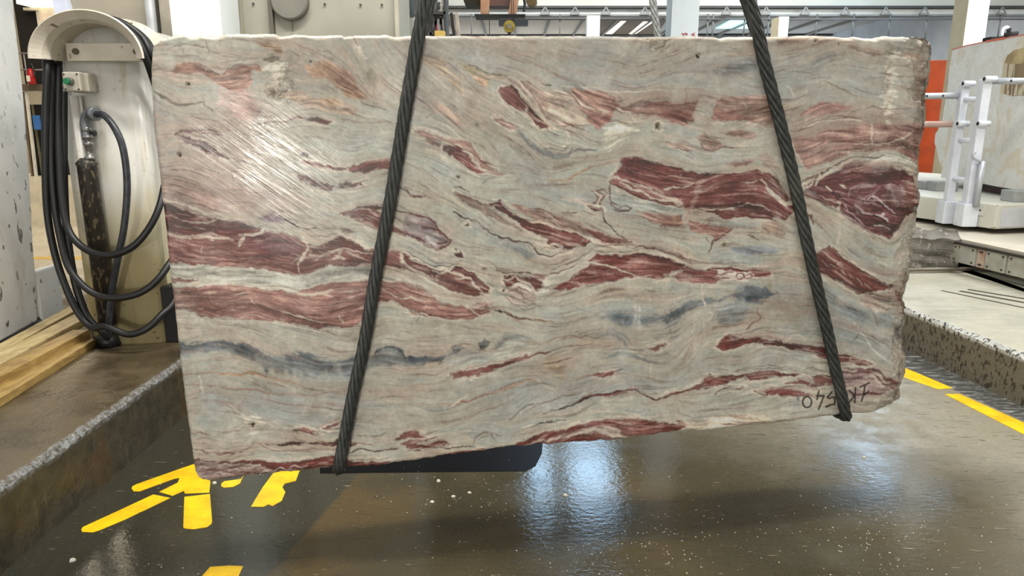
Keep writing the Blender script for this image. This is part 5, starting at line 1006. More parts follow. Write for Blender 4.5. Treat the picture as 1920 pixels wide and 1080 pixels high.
mb = MB(); mb.tube(spline([hp(181,214,.1), hp(196,217,.14), hp(214,238,.17), hp(229,272,.18), hp(237,320,.18), hp(238,370,.18), hp(232,430,.18), hp(222,480,.17), hp(210,545,.14), hp(204,600,.12), hp(202,630,.09)], 6), .0185, 10); tag(mb.build('feed_hose', mat('grey_black_hose',(52,54,60),.4,c2=(34,34,38),scale=30)), 'dark grey feed hose curving from the metal elbow down the cream post', 'hose')
mb = MB(); c0 = G(203,648,.31); mb.tube([c0, c0+Vector((0,0,.07))], [.07,.05], 12); tag(mb.build('hose_drain', BLACKR), 'black drain cup on the wet ledge where the hoses meet', 'drain')
# black upright between post and slab
mb = MB(); a, b = G(311,642,.31), G(345,642,.31); zt = D(320,538,a.y).z; mb.box(a.x, b.x, a.y, a.y+.12, .31, zt); tag(mb.build('rubber_buffer', BLACKR, bevel=.006), 'black rubber buffer standing at the right foot of the cream post', 'buffer')
# machine casing behind the post
MP = mat('machine_greige', (158,156,142), .5, c2=(146,144,130), scale=1.5, spots=((120,114,98), 5, .66)); MPC = mat('casing_cream', (156,148,132), .5, c2=(146,138,122), scale=2, spots=((120,100,70), 24, .7))
t = thing('machine_casing', 'tall cream steel casing of the sawing machine behind the curved hood', 'machine casing', (D(200,30,4.72).x, 4.72, .31))
a, b = D(128,30,4.7).x, D(283,30,4.7).x
mb = MB(); P_ = [D(112,-40,4.7), D(150,82,4.7), D(152,120,4.7), D(205,640,4.7), D(300,640,4.7), D(283,-40,4.7)]; P_ = [Vector((p.x, 4.7, max(p.z, .31))) for p in P_]
mb.prism(P_, (0,.3,0)); mb.build('panel', MPC, t)
mb = MB(); P_ = [D(92,-40,4.66), D(112,-40,4.66), D(148,76,4.66), D(110,76,4.66)]; mb.prism(P_, (0,.04,0)); mb.build('glass_shield', mat('blueish_sheet',(208,214,232),.3), t, label='pale blue sheet')
mb = MB(); x = D(289,30,4.7).x; mb.tube([Vector((x,4.66,.31)), Vector((x,4.66,3.2))], .03, 14); mb.build('pipe', mat('grey_pipe_paint',(164,166,168),.4), t)
mb = MB(); a, b = D(300,30,4.75).x, D(322,30,4.75).x; mb.box(a, b, 4.75, 4.9, .31, 3.2); mb.build('edge_strip', mat('strip_beige',(200,190,172),.5), t)
mb = MB(); a, b = D(320,30,4.6).x, D(414,30,4.6).x; mb.box(a, b, 4.6, 4.6+(b-a), .0 if a > -1.8 else .31, 6.0); tag(mb.build('column', COLP), 'broad white column above the slab\'s top left corner', 'column')
t = thing('machine_cabinet', 'large grey green steel cabinet with a dark round cover, seen above the slab', 'machine cabinet', (D(580,30,5).x, 5, 0))
def vx(x, Y): return D(x, 30, Y).x
mb = MB(); mb.box(vx(416,5.0), vx(745,5.0), 5.0, 5.6, 0, 3.1); mb.build('casing', MP, t)
mb = MB(); mb.box(vx(413,4.98), vx(420.5,4.98), 4.95, 5.02, 0, 3.1); mb.build('dark_gap', DARK, t)
for a, b in ((449,455),(505,513),(741,748)):
    mb = MB(); mb.box(vx(a,4.98), vx(b,4.98), 4.96, 5.0, 0, 3.1); mb.build('seam_strip', mat('seam_strip_paint',(174,170,152),.5) if a != 505 else mat('seam_dark',(96,92,80),.6), t)
for x, y in ((475,7),(609,8),(676,9),(716,9),(527,10)):
    c0 = D(x,y,4.995); mb = MB(); mb.tube([c0, c0-Vector((0,.01,0))], .007, 8); mb.build('screw', LINE, t)
c0 = D(545,3,4.99); mb = MB(); mb.tube([c0, c0-Vector((0,.04,0)), c0-Vector((0,.05,0))], [.122,.122,.108], 40); mb.build('round_cover', mat('round_cover_grey',(122,120,110),.6,c2=(112,110,100)), t, label='dark grey round cover with a drip below it')
mb = MB(); p, q = D(547,36,4.99), D(548,60,4.99); bar(mb, p, q, .004, .004); mb.build('drip', mat('drip',(110,104,86),.6), t)
# rack, bin and tools right of the cabinet
RACK = mat('rack_dark', (92,90,84), .6); 
t = thing('steel_rack', 'narrow grey steel rack between cabinet and left rope', 'rack', (vx(755,5.8), 5.8, 0))
for x in (745, 762): mb = MB(); mb.box(vx(x,5.8)-.008, vx(x,5.8)+.008, 5.8, 5.85, 0, 3.0); mb.build('upright', RACK, t)
for y in (12,39,52):
    z = D(750,y,5.8).z; mb = MB(); mb.box(vx(744,5.8), vx(763,5.8), 5.79, 5.86, z-.012, z+.012); mb.build('rung', RACK, t)
mb = MB(); z0, z1 = D(750,38,5.84).z, D(750,14,5.84).z; mb.box(vx(747,5.84), vx(760,5.84), 5.84, 5.9, z0, z1); mb.build('back_sheet', mat('sheet_grey',(150,150,146),.5), t)
z = D(766,32,5.72).z; c0 = Vector((vx(766.5,5.72), 5.72, 0)); mb = MB(); mb.tube([c0+Vector((0,0,z)), c0+Vector((0,0,3.1))], .041, 20); tag(mb.build('motor_cylinder', mat('blue_grey_paint',(104,114,122),.4)), 'blue grey machine cylinder hanging left of the left rope', 'cylinder')
mb = MB(); mb.box(vx(760,5.9), vx(776,5.9), 5.9, 6.0, 0, D(766,31,5.9).z); tag(mb.build('white_post', mat('post_offwhite',(204,204,194),.6)), 'short off-white post directly under the blue grey cylinder', 'post')
t = thing('tool_shelf', 'cluttered tool shelf seen just right of the left rope', 'shelf', (vx(820,7), 7, 0))
for x in (806, 834): mb = MB(); mb.box(vx(x,7)-.012, vx(x,7)+.012, 7, 7.3, 0, 3.2); mb.build('upright', LINE, t)
for y in (24, 63): z = D(820,y,7).z; mb = MB(); mb.box(vx(805,7), vx(835,7), 7, 7.3, z-.012, z+.012); mb.build('shelf_board', LINE, t)
tl = [(809,62,812,26,(190,188,180)),(814,62,818,34,(60,56,52)),(819,60,817,38,(150,40,44)),(823,62,828,26,(170,170,164)),(829,60,826,34,(40,38,36)),(812,22,816,2,(200,198,190)),(818,22,824,4,(54,50,46)),(827,22,830,-4,(206,204,192))]
nmz = ['pale rod on the lower shelf, leftmost','dark tool standing on the lower shelf beside the pale rod','red handled tool standing on the lower shelf','grey rod leaning on the lower shelf','black tool at the right end of the lower shelf','pale stick at the left of the upper shelf','dark tool in the middle of the upper shelf','long pale stick at the right of the upper shelf']
for (x0, y0, x1, y1, c), nm in zip(tl, nmz):
    p, q = D(x0,y0,7.12), D(x1,y1,7.12); mb = MB(); bar(mb, p, q, .014, .02); tag(mb.build('hand_tool', mat('tool_paint', c, .5)), nm, 'tool', 'tools on the cluttered shelf')
z0, z1 = D(820,63,6.9).z, D(820,57.5,6.9).z; mb = MB(); mb.box(vx(814,6.9), vx(833,6.9), 6.9, 7.0, z0-.06, z1); tag(mb.build('yellow_box', mat('yellow_plastic',(214,180,90),.5), bevel=.004), 'small yellow box just above the slab\'s top edge right of the left rope', 'box')
mb = MB(); mb.box(vx(812,6.98), vx(835,6.98), 6.86, 6.98, .0, z0-.06); tag(mb.build('work_stand', LINE), 'dark work stand under the yellow box', 'stand')
for i, (x0, x1, c, nm) in enumerate([(841,834,(224,214,196),'pale board leaning right of the tool shelf, leftmost'),(853,846,(58,50,42),'dark narrow board leaning among the pale boards'),(862,856,(228,212,190),'cream board leaning right of the dark narrow board')]):
    p, q = D(x0,80,10+i*.1), D(x1,24,10+i*.1); p2 = p + (p-q)*(p.z/(q.z-p.z))
    mb = MB(); M, L = tbox(p2, q, 0, 0, Vector((0,1,0))); mb.box(0, L, -.02, .02, -.05 if i != 1 else -.02, .05 if i != 1 else .02, M); tag(mb.build('board', mat('board_paint', c, .7)), nm, 'board', 'boards leaning in the far hall')

# ------------------------------------------------------------------ crane trolley far behind
t = thing('crane_trolley', 'orange legged crane trolley with a yellow hook block, above the slab\'s top edge', 'crane', D(930,0,12))
ORG = mat('crane_orange', (222,168,130), .5, c2=(206,150,112)); YEL = mat('hook_block_yellow', (186,160,40), .5, c2=(120,104,40), scale=12); NAVY = mat('navy_steel', (24,36,46), .4); BRW = mat('motor_brown', (120,80,70), .5)
for xa, xb, xc, xd in ((901,919,901,916),(959,974,953,968)):
    P_ = [D(xa,-12,12), D(xb,-12,12), D(xd,27,12), D(xc,27,12)]; mb = MB(); mb.prism(P_, (0,.25,0)); mb.build('leg', ORG, t)
mb = MB(); p, q = D(917,-12,12.05), D(961,11,12.05); mb.box(p.x, q.x, 12.05, 12.4, q.z, p.z); mb.build('motor_housing', BRW, t)
mb = MB(); p, q = D(866,-12,12.1), D(902,11,12.1); mb.prism([D(864,-12,12.1), D(902,-12,12.1), D(902,12,12.1), D(872,9,12.1)], (0,.3,0)); mb.build('drum_box', mat('drum_dark',(50,42,24),.6), t)
mb = MB(); c0 = D(996,1,12.1); mb.tube([c0, c0+Vector((.02,.2,0))], .085, 16); mb.build('cable_drum', mat('drum_tan',(120,100,60),.6), t)
mb = MB(); p, q = D(890,27,11.95), D(985,28.8,11.95); mb.box(p.x, q.x, 11.9, 12.3, q.z, p.z); mb.build('base_plate', LINE, t)
for x in (959.5, 963): mb = MB(); mb.tube([D(x,-12,11.9), D(x-.5,40,11.9)], .006, 6); mb.build('hoist_cable', LINE, t)
mb = MB(); mb.tube(spline([D(981,-8,11.85), D(984,6,11.85), D(983,16,11.85), D(982,22,11.85)], 4), .022, 8); mb.build('cable_loop', NAVY, t)
mb = MB(); p, q = D(935,37,12), D(990,47.5,12); mb.box(p.x, q.x, 11.98, 12.15, q.z, p.z); mb.build('crossbar', NAVY, t)
c0 = D(955,50,11.9); mb = MB(); mb.tube([c0-Vector((0,.05,0)), c0+Vector((0,.07,0))], .092, 24); hb = mb.build('hook_block', YEL, t, label='round yellow hook block'); mb = MB(); mb.tube([c0-Vector((0,.07,0)), c0-Vector((0,.05,0))], .045, 16); mb.build('hub', mat('hub_grey',(150,140,110),.5), hb)
mb = MB(); mb.tube([c0-Vector((0,0,.08)), c0-Vector((0,0,.17)), c0-Vector((-.05,0,.22)), c0-Vector((-.02,0,.27))], .025, 8); mb.build('hook', LINE, t)
mb = MB(); q0 = D(917.5,28,11.9)
mb.tube([q0-Vector((0,0,.008*i)) for i in range(44)], [.009 if i % 2 else .005 for i in range(44)], 6)
mb.build('chain', LINE, t)

# ------------------------------------------------------------------ right: cart, white block, ladder, orange upright
CARTM = mat('cart_offwhite', (204,204,194), .5, c2=(190,190,178), scale=2.5, spots=((150,142,120), 9, .66)); PANELW = mat('cart_panel', (200,202,206), .45, c2=(190,192,196))
C0, Lc = G(1862,440,.57), G(1728,419,.57); R1 = G(1920,437.5,.57); dL = (Lc-C0).normalized(); dR = (R1-C0).normalized(); zc = D(1862,430,C0.y).z; zt_ = D(1862,384,C0.y).z
def foot(a, b): return C0 + dL*a + dR*b
cart = thing('transfer_cart', 'low off-white rail cart carrying the white marble block', 'cart', (C0.x, C0.y, .57))
P_ = [C0, foot(4.5,0), foot(4.5,3.2), foot(0,3.2)]; mb = MB(); mb.prism([Vector((p.x,p.y,zc)) for p in P_], (0,0,zt_-zc)); mb.build('platform', CARTM, cart, bevel=.01)
mb = MB(); mb.prism([Vector((*(C0+dL*.3+dR*.3).xy,.57)), Vector((*foot(4.2,.3).xy,.57)), Vector((*foot(4.2,2.9).xy,.57)), Vector((*foot(.3,2.9).xy,.57))], (0,0,zc-.57)); mb.build('chassis', DARK, cart)
off = Vector((-dL.y, dL.x, 0)); off = off if off.x < 0 else -off
for a, b, in ((.05,.14),(1.0,1.2)):
    pass
mb = MB(); p = foot(.10,0)+off*.008; q = foot(.98,0)+off*.008; zmid = (zc+zt_)/2
mb.prism([Vector((*foot(.12,0).xy, zt_-.02))+off*.001, Vector((*foot(.42,0).xy, zt_-.02))+off*.001, Vector((*foot(.42,0).xy, zt_-.12))+off*.001, Vector((*foot(.12,0).xy, zt_-.12))+off*.001], off*.01); mb.build('bracket_plate', CARTM, cart)
offR = Vector((dR.y, -dR.x, 0)); offR = offR if offR.y < 0 else -offR
mb = MB(); mb.prism([Vector((*foot(0,.06).xy, zt_-.04)), Vector((*foot(0,1.4).xy, zt_-.04)), Vector((*foot(0,1.4).xy, zc+.02)), Vector((*foot(0,.06).xy, zc+.02))], offR*.01); mb.build('front_panel', PANELW, cart)
for a, z_ in ((.16,-.07),(.22,-.06),(.30,-.075),(.2,-.14),(.24,-.2)):
    mb = MB(); c0 = Vector((*foot(a,0).xy, zt_+z_))+off*.010; mb.tube([c0, c0+off*.004], .009, 8); mb.build('hole', DARK, cart)
# supports and white marble block
A_, B_ = G(1765,333,.95), G(1920,358,.95)
def wb(x, y): return plane_hit(x, y, A_, B_)
WM = NT('white_marble'); k = WM; n_ = k.noise(3, 6, .6, dist=1.2); c_ = k.mix(k.ramp(n_, .3, .7), lin((228,226,220)), lin((214,210,200)))
c_ = k.mix(k.math('MULTIPLY', k.ramp(k.noise(1.6, 4, dist=2.5), .54, .62), .5), c_, lin((206,186,142))); c_ = k.mix(k.math('MULTIPLY', k.ramp(k.noise(4, 3, dist=3), .48, .5), k.ramp(k.noise(4, 3, dist=3), .5, .52, .5, 0)), c_, lin((190,180,160)))
k.link(c_, k.b.inputs['Base Color']); k.b.inputs['Roughness'].default_value = .4; WMm = k.m
blk = thing('white_marble_block', 'big white marble block with an ochre stain on the cart at far right', 'marble block', (A_.x, A_.y, .95))
pp = [(1786,93),(1799,88),(1812,85),(1850,77),(1885,71),(1920,64),(2060,38),(2060,390),(1960,365),(1920,358),(1870,350),(1835,343),(1800,338),(1764,333),(1766,315),(1760,300),(1758,285),(1752,268),(1754,250),(1765,235),(1770,205),(1776,170),(1780,130)]
PP = [wb(x, y) for x, y in pp]
for q_ in PP: q_.z = max(q_.z, .95)
mb = MB(); mb.prism(PP, (1.1,.15,0)); mb.build('stone', WMm, blk)
nb = Vector((-(B_-A_).y, (B_-A_).x, 0)).normalized(); nb = nb if nb.x < 0 else -nb
PAT = mat('ochre_stain', (196,178,130), .7, c2=(150,128,90), scale=4); PAT2 = mat('brown_stain', (150,128,98), .7, c2=(110,92,66), scale=10, spots=((200,188,160), 14, .5), stretch=(1,1,.12))
mb = MB(); mb.prism([wb(x,y)+nb*.003 for x, y in [(1884,118),(1890,104),(1903,94),(1925,88),(1975,80),(1975,116),(1925,118),(1900,121)]], nb*.004); mb.build('ochre_stain', PAT, blk)
mb = MB(); mb.prism([wb(x,y)+nb*.003 for x, y in [(1884,118),(1900,121),(1925,118),(1975,116),(1975,185),(1935,182),(1915,178),(1900,180),(1885,176),(1877,174),(1879,145)]], nb*.004); mb.build('brown_stain', PAT2, blk)
mb = MB(); OR = mat('orange_marker', (226,110,80), .6)
for a, b in zip([(1786,93),(1812,85.5),(1850,77.5),(1885,71.5),(1920,65)], [(1812,85.5),(1850,77.5),(1885,71.5),(1920,65),(1990,51)]): bar(mb, wb(*a)+nb*.004, wb(*b)+nb*.004, .004, .010 if a[0] != 1850 else .022)
mb.build('orange_edge_line', OR, blk)
mb = MB(); MRD = mat('dark_red_timber', (70,30,28), .6, c2=(48,22,20)); P_ = [wb(1790,346), wb(1920,366)]; d_ = (P_[1]-P_[0]).normalized(); p = P_[0]-nb*.12; 
pz = [Vector((p.x, p.y, zt_)), Vector((p.x, p.y, .95)), Vector(((p+d_*2.6).x, (p+d_*2.6).y, .95)), Vector(((p+d_*2.6).x, (p+d_*2.6).y, zt_))]; mb.prism(pz, (.8,.1,0)); tag(mb.build('timber_bed', MRD), 'dark red timber bed under the white marble block', 'timber')
CB = mat('concrete_pad_grey', (158,160,158), .7, c2=(144,146,144), scale=8)
for (x0, x1, y0, y1, Y, nm) in ((1736,1757,341,359,8.3,'pale concrete pad behind the ladder on the cart'),(1757,1796,341,359,8.1,'grey concrete pad between the ladder posts on the cart'),(1903,1940,358,377,6.95,'small concrete pad at the right edge on the cart')):
    p, q = D(x0,y0,Y), D(x1,y1,Y); mb = MB(); mb.box(p.x, q.x, Y, Y+.2, zt_, max(p.z, zt_+.08)); tag(mb.build('concrete_pad', CB, bevel=.008), nm, 'pad', 'concrete pads on the cart')
# ladder of square posts clamped to the cart
LP = mat('ladder_paint', (214,218,226), .4, c2=(200,204,212), scale=6); LPD = mat('ladder_bare', (176,180,186), .4, .3)
def lf(x, y): p = plane_hit(x, y, (C0+off*.06).xy[:], (Lc+off*.06).xy[:]); return p
b1, b2 = lf(1776,392), lf(1812,400); lad = thing('cart_ladder', 'white painted steel ladder with two posts clamped to the cart\'s side', 'ladder', (b1.x, b1.y, b1.z))
def post(b, ytop, w, xt):
    top = lf(xt, ytop).z; mb = MB(); mb.box(b.x-w/2, b.x+w/2, b.y-w/2, b.y+w/2, b.z-.05, top); return mb.build('post', LP, lad, bevel=.006), top
p1, t1 = post(b1, 157, .072, 1797); p2, t2 = post(b2, 150, .085, 1832)
for y in (186,262,335): 
    z = lf(1800, y+1).z; mb = MB(); mb.tube([Vector((b1.x, b1.y, z)), Vector((b2.x, b2.y, z))], .024, 14); mb.build('rung', LP, lad)
for b, w in ((b1,.14),(b2,.15)):
    mb = MB(); mb.box(b.x-w/2, b.x+w/2, b.y-w/2, b.y+w/2, zc-.0, zt_-.01); mb.build('base_bracket', LP, lad, bevel=.008)
for b, y, nm in ((b1,232,0),(b2,232,0),(b1,158,0),(b2,152,0)):
    z = lf(1800,y).z; mb = MB(); mb.tube([Vector((b.x-.05,b.y-.055,z)), Vector((b.x+.06,b.y-.055,z))], .028, 14); cl = mb.build('clamp_tube', LP, lad); mb = MB(); mb.tube([Vector((b.x-.053,b.y-.055,z)), Vector((b.x-.050,b.y-.055,z))], .017, 12); mb.build('tube_hole', DARK, cl)
mb = MB(); mb.tube([Vector((b2.x+.03,b2.y-.08,lf(1800,300).z)), Vector((b2.x+.03,b2.y-.08,lf(1800,385).z))], .03, 10); mb.build('drop_bar', LPD, lad); mb = MB(); mb.tube(spline([Vector((b2.x-.06,b2.y-.09,lf(1800,283).z)), Vector((b2.x-.08,b2.y-.09,lf(1800,290).z)), Vector((b2.x-.05,b2.y-.09,lf(1800,296).z)), Vector((b2.x+.03,b2.y-.09,lf(1800,302).z))], 4), .012, 8); mb.build('latch', LPD, lad)
def perf(name, p, q, r, label):
    mb = MB(); mb.tube([p, q], r, 12); o = mb.build(name, LPD); tag(o, label, 'rail'); mb = MB(); n = int((q-p).length/.14); d_ = (q-p).normalized()
    for i in range(1, n): mb = MB(); c0 = p + d_*(.14*i) + Vector((0,-r*.9,0)); mb.tube([c0, c0+Vector((0,-.006,0))], .011, 8); mb.build('rail_hole', DARK, o)
    return o
z = lf(1830,153).z; perf('perforated_rail', Vector((b2.x+.06,b2.y,z)), Vector((b2.x+.55,b2.y-.16,z-.01)), .03, 'upper perforated steel rail running right from the ladder\'s taller post')
z = lf(1770,181).z; perf('perforated_rail', Vector((b1.x-.05,b1.y,z)), Vector((b1.x-1.1,b1.y+.35,z)), .03, 'perforated steel rail running left from the ladder past the orange upright')
z = lf(1770,233).z; mb = MB(); mb.tube([Vector((b1.x-.03,b1.y+.05,z)), Vector((b1.x-1.1,b1.y+.8,z))], .03, 12); tag(mb.build('plain_rail', mat('dull_pink_rail',(180,150,140),.5)), 'short dull rail crossing the orange upright below the perforated rail', 'rail')
# orange upright
mb = MB(); P_ = [D(x,y,12.6) for x, y in [(1740,113),(1779,112),(1774,160),(1770,200),(1766,230),(1757,262),(1758,300),(1762,343),(1712,350),(1716,300),(1728,262),(1732,200)]]; mb.prism(P_, (0,.3,0))
ou = thing('orange_upright', 'tall bright orange steel upright between the slab and the white block', 'upright', (D(1745,345,12.6).x, 12.6, .57)); mb.build('frame', mat('bright_orange',(196,76,20),.5,c2=(176,68,18)), ou, bevel=.01)
mb = MB(); p, q = D(1712,343,12.7), D(1762,352,12.7); mb.box(p.x, q.x, 12.62, 12.9, .57, p.z); mb.build('foot', DARK, ou)
# small white elbow pipe and dark fitting above the white block
t = thing('pipe_elbow', 'small white pipe elbow with a dark fitting above the white block', 'pipe', D(1885,62,11)); mb = MB(); mb.tube(spline([D(1878,68,11), D(1880,56,11), D(1888,51,11), D(1893,56,11)], 4), .025, 8); mb.build('elbow', LP, t); mb = MB(); mb.tube([D(1881,66,11), D(1908,62,11)], .03, 8); mb.tube([D(1892,52,11), D(1892,68,11)], .03, 8); mb.build('fitting', DARK, t)
mb = MB(); p = D(1885,66,11); mb.box(p.x-.2, p.x+.3, 11, 11.2, .57, p.z-.02); tag(mb.build('valve_stand', DARK), 'dark stand hidden behind the white block holding the pipe elbow', 'stand')

# ------------------------------------------------------------------ left: white column, planks, back room
A_, B_ = (-3.048,4.035), (-3.152,4.763)
WC = NT('spattered_white_paint'); k = WC; c_ = k.mix(k.ramp(k.noise(3, 4), .35, .65), lin((234,234,230)), lin((218,219,216))); X = k.xyz()
c_ = k.mix(k.math('MULTIPLY', k.ramp(k.noise(17, 2, vec=k.mapping((1,1,.55))), .63, .66), k.ramp(X['Z'], 1.2, 2.0, 1, .15)), c_, lin((112,104,94))); c_ = k.mix(k.math('MULTIPLY', k.ramp(k.noise(5, 3, vec=k.mapping((1,1,.5))), .6, .7), .4), c_, lin((190,184,164)))
k.link(c_, k.b.inputs['Base Color']); k.b.inputs['Roughness'].default_value = .45; k.bump(k.noise(5, 4), .25, .02); WCM = k.m
def wp(x, y): return plane_hit(x, y, A_, B_)
P_ = [wp(x, y) for x, y in [(-140,-500),(-15,-500),(27,0),(30,40),(36,90),(44,160),(50,230),(56,320),(61,400),(64,460),(69,520),(72,604),(40,622),(0,645),(-70,690)]]
for p in P_: p.z = max(p.z, .31) if p.z < .5 else p.z
mb = MB(); mb.prism(P_, (-.5,-.07,0)); wc = mb.build('painted_column', WCM, bevel=.02); tag(wc, 'white painted column with dark spatter at the far left edge', 'column')
p, q = wp(70,500), G(116,588,.31); mb = MB(); mb.box(wp(66,600).x-.06, q.x+.02, 4.55, 4.8, .31, D(90,505,4.6).z); tag(mb.build('column_foot', WCM, bevel=.015), 'white concrete foot block to the right of the spattered column', 'block')
mb = MB(); mb.tube(spline([G(-60,672,.325), G(0,643,.325), G(50,620,.325), G(104,576,.325)], 5), .018, 8); tag(mb.build('floor_cable', BLACKR), 'black cable lying along the foot of the spattered white column', 'cable')
def wood(nm, c, c2):
    k = NT(nm); n_ = k.noise(1, 5, .65, vec=k.mapping((26, 5, 30), (0,0,-.95)), dist=.8); c_ = k.mix(k.ramp(n_, .3, .7), lin(c), lin(c2)); c_ = k.mix(k.math('MULTIPLY', k.ramp(k.noise(9, 4), .5, .7), .5), c_, lin((120,92,58))); k.link(c_, k.b.inputs['Base Color']); k.b.inputs['Roughness'].default_value = .5; k.bump(n_, .3); return k.m
WD1, WD2 = wood('damp_timber', (168,140,84), (132,104,56)), wood('dry_timber', (196,178,132), (160,138,92))
def plank(a, b, z, w, h, m, label):
    p, q = G(*a, z), G(*b, z); mb = MB(); M, L = tbox(p, q, w, h); mb.box(0, L, -w/2, w/2, -h, 0, M); o = mb.build('timber_plank', m, bevel=.004); tag(o, label, 'plank', 'timber planks beside the post')
plank((-80,782), (162,636), .355, .10, .045, WD1, 'yellowish damp timber plank nearest the wet ledge, lying alone in front')
plank((-80,736), (152,618), .40, .10, .085, WD1, 'thick damp timber plank in the middle of the three beside the post')
plank((-80,712), (166,584), .41, .12, .05, WD2, 'pale dry timber plank lying furthest back beside the spattered column')
plank((-60,684), (150,570), .40, .09, .05, WD2, 'weathered grey timber strip behind the pale plank, close to the column')
# back room seen between column and post
t = thing('dark_cabinet', 'dark open cabinet in the lit back room behind the hoses', 'cabinet', D(75,240,9)); 
def rect(x0, y0, x1, y1, Y, th, m, nm, par=None, lab=None):
    a, b = D(x0,y0,Y), D(x1,y1,Y); mb = MB(); mb.box(a.x, b.x, Y, Y+th, b.z, a.z); return mb.build(nm, m, par, label=lab)
SHF = mat('shelf_brown', (96,82,66), .7); FRM = mat('frame_offwhite', (226,220,206), .5)
rect(20,-30,152,158,9.5,.3,DARK,'back_panel',t); rect(40,158,152,170,9.3,.5,SHF,'shelf_board',t)
rect(40,196,122,330,9.5,.3,DARK,'lower_panel',t); mb = MB(); a = D(96,330,9.4); mb.box(a.x-.9,a.x+.5,9.3,9.9,.31,a.z); mb.build('plinth', mat('plinth_pale',(222,212,190),.7), t)
rect(30,0,112,7,9.2,.3,mat('lamp_glow',(255,240,200),.5,emit=((1,.88,.62),2.2)),'ceiling_lamp') ; o = bpy.data.objects['ceiling_lamp']; tag(o, 'glowing ceiling lamp strip at the top of the back room', 'lamp')
d_ = rect(66,14,112,94,9.44,.06,FRM,'door',t,'pale framed door leaf'); rect(73,25,110,88,9.42,.04,mat('door_peach',(232,212,196),.6),'door_panel',d_); rect(43,14,68,19,9.4,.10,FRM,'top_rail',d_)
gr = thing('guard_railing', 'thin pale guard railing in front of the dark cabinet in the back room', 'railing', D(80,300,8.8)); RM = mat('rail_mauve',(150,140,142),.4)
for y in (100, 131): mb = MB(); mb.tube([D(36,y,9.24), D(122,y,9.24)], .009, 8); mb.build('rail', RM, gr)
for x in (44, 80): mb = MB(); a = D(x,98,9.25); b = D(x+5,160,9.25); mb.tube([a, Vector((a.x, a.y, b.z))], .008, 8); mb.build('post', RM, gr)
fe = thing('fire_extinguisher', 'red fire extinguisher on the shelf behind the guard rail', 'fire extinguisher', D(60,158,9.2)); p = D(61,158,9.2); q = D(61,136,9.2)
REDM = mat('extinguisher_red', (176,24,30), .35); mb = MB(); mb.tube([p, Vector((p.x,p.y,q.z-.02)), Vector((p.x,p.y,q.z+.02)), Vector((p.x,p.y,q.z+.05))], [.045,.045,.034,.015], 16); mb.build('cylinder', REDM, fe)
mb = MB(); mb.box(p.x-.03, p.x+.01, p.y-.055, p.y-.04, p.z+.03, p.z+.10); mb.build('label_patch', FRM, fe); mb = MB(); mb.tube(spline([Vector((p.x,p.y,q.z+.05)), Vector((p.x+.03,p.y-.02,q.z+.10)), Vector((p.x+.06,p.y-.03,q.z+.04)), Vector((p.x+.07,p.y-.04,q.z-.06))], 4), .012, 8); mb.build('hose', BLACKR, fe)
fr = thing('leaning_frame', 'thin pale metal frame leaning in the back room left of the hoses', 'frame', D(66,333,8.6)); mb = MB(); bar(mb, D(49,170,9.36), D(68,331,9.36), .03, .03); bar(mb, D(49,170,9.36), D(92,172,9.36), .03, .03); mb.build('rail', FRM, fr); mb = MB(); bar(mb, D(46,172,9.38), D(63,331,9.38), .07, .02); mb.build('board', mat('frame_taupe',(110,96,80),.6), fr)
rect(58,196,78,330,9.4,.05,mat('olive_wall',(120,112,80),.7,c2=(84,80,52),scale=9),'olive_sheet'); tag(bpy.data.objects['olive_sheet'], 'olive stained sheet inside the leaning frame', 'sheet')
bl = rect(60,216,73,243,9.3,.06,mat('blue_plastic',(60,110,176),.4),'blue_canister'); tag(bl, 'small blue canister hanging in the back room left of the hoses', 'canister')
rect(110,212,150,344,15.9,.1,mat('glowing_cream_board',(250,240,205),.6,emit=((1,.9,.68),.35)),'cream_board'); tag(bpy.data.objects['cream_board'], 'bright cream board in the back room right of the hoses', 'board')  # board given a faint glow of its own to look lit
lampw = rect(96,172,136,190,9.45,.05,mat('lit_glass',(255,245,210),.5,emit=((1,.92,.7),2.5)),'lit_pane'); tag(lampw, 'bright lit pane between the hoses and the switch box', 'window pane')
mb = MB(); p, q = G(60,484,.31), G(180,484,.31); mb.box(p.x-1, q.x+.6, p.y-.06, p.y+.06, .31, .313); tag(mb.build('floor_line', mat('yellow_line_warm',(236,196,90),.6)), 'yellow floor line far back between the hoses and the white column', 'floor marking')
area('back_room_light', (-5.2, 7.5, 4.0), (1.5, 1.5), 75, (1, .85, .62))

# ------------------------------------------------------------------ painted marks on the floor
k = NT('yellow_floor_paint'); n_ = k.noise(9, 5, .6); c_ = k.mix(k.ramp(n_, .35, .65), lin((238,194,20)), lin((214,168,16))); c_ = k.mix(k.math('MULTIPLY', k.ramp(k.noise(60, 4, .7), .62, .68), .7), c_, lin((110,84,24))); k.link(c_, k.b.inputs['Base Color']); k.b.inputs['Roughness'].default_value = .28; k.bump(k.noise(40,3), .2); YP = k.m
def paint(px, label, grp='yellow marks painted on the wet floor', M=YP):
    mb = MB(); mb.prism([G(x, y, .0004) for x, y in px][::-1], (0,0,.0016)); tag(mb.build('floor_marking', M), label, 'floor marking', grp)
z3 = lambda s: [(float(a)/3, 760+float(b)/3) for a, b in (q.split(',') for q in s.split())]
paint(z3('740,470 744,458 765,446 1030,352 1150,312 1190,330 1178,410 1184,435 1177,492 1040,498 1035,482 970,510 895,488 1000,436 1010,409 980,414 785,485 752,485'), 'forked yellow mark with a slim left prong, under the slab\'s lower left corner')
paint(z3('862,503 958,522 700,645 560,704 520,716 462,713 457,700 466,686 640,606'), 'long slanting yellow stripe with a rounded lower left end')
paint(z3('1037,516 1181,500 1193,650 1189,668 1165,686 1090,698 1040,694 1031,688'), 'upright yellow stripe with a rounded foot below the forked mark')
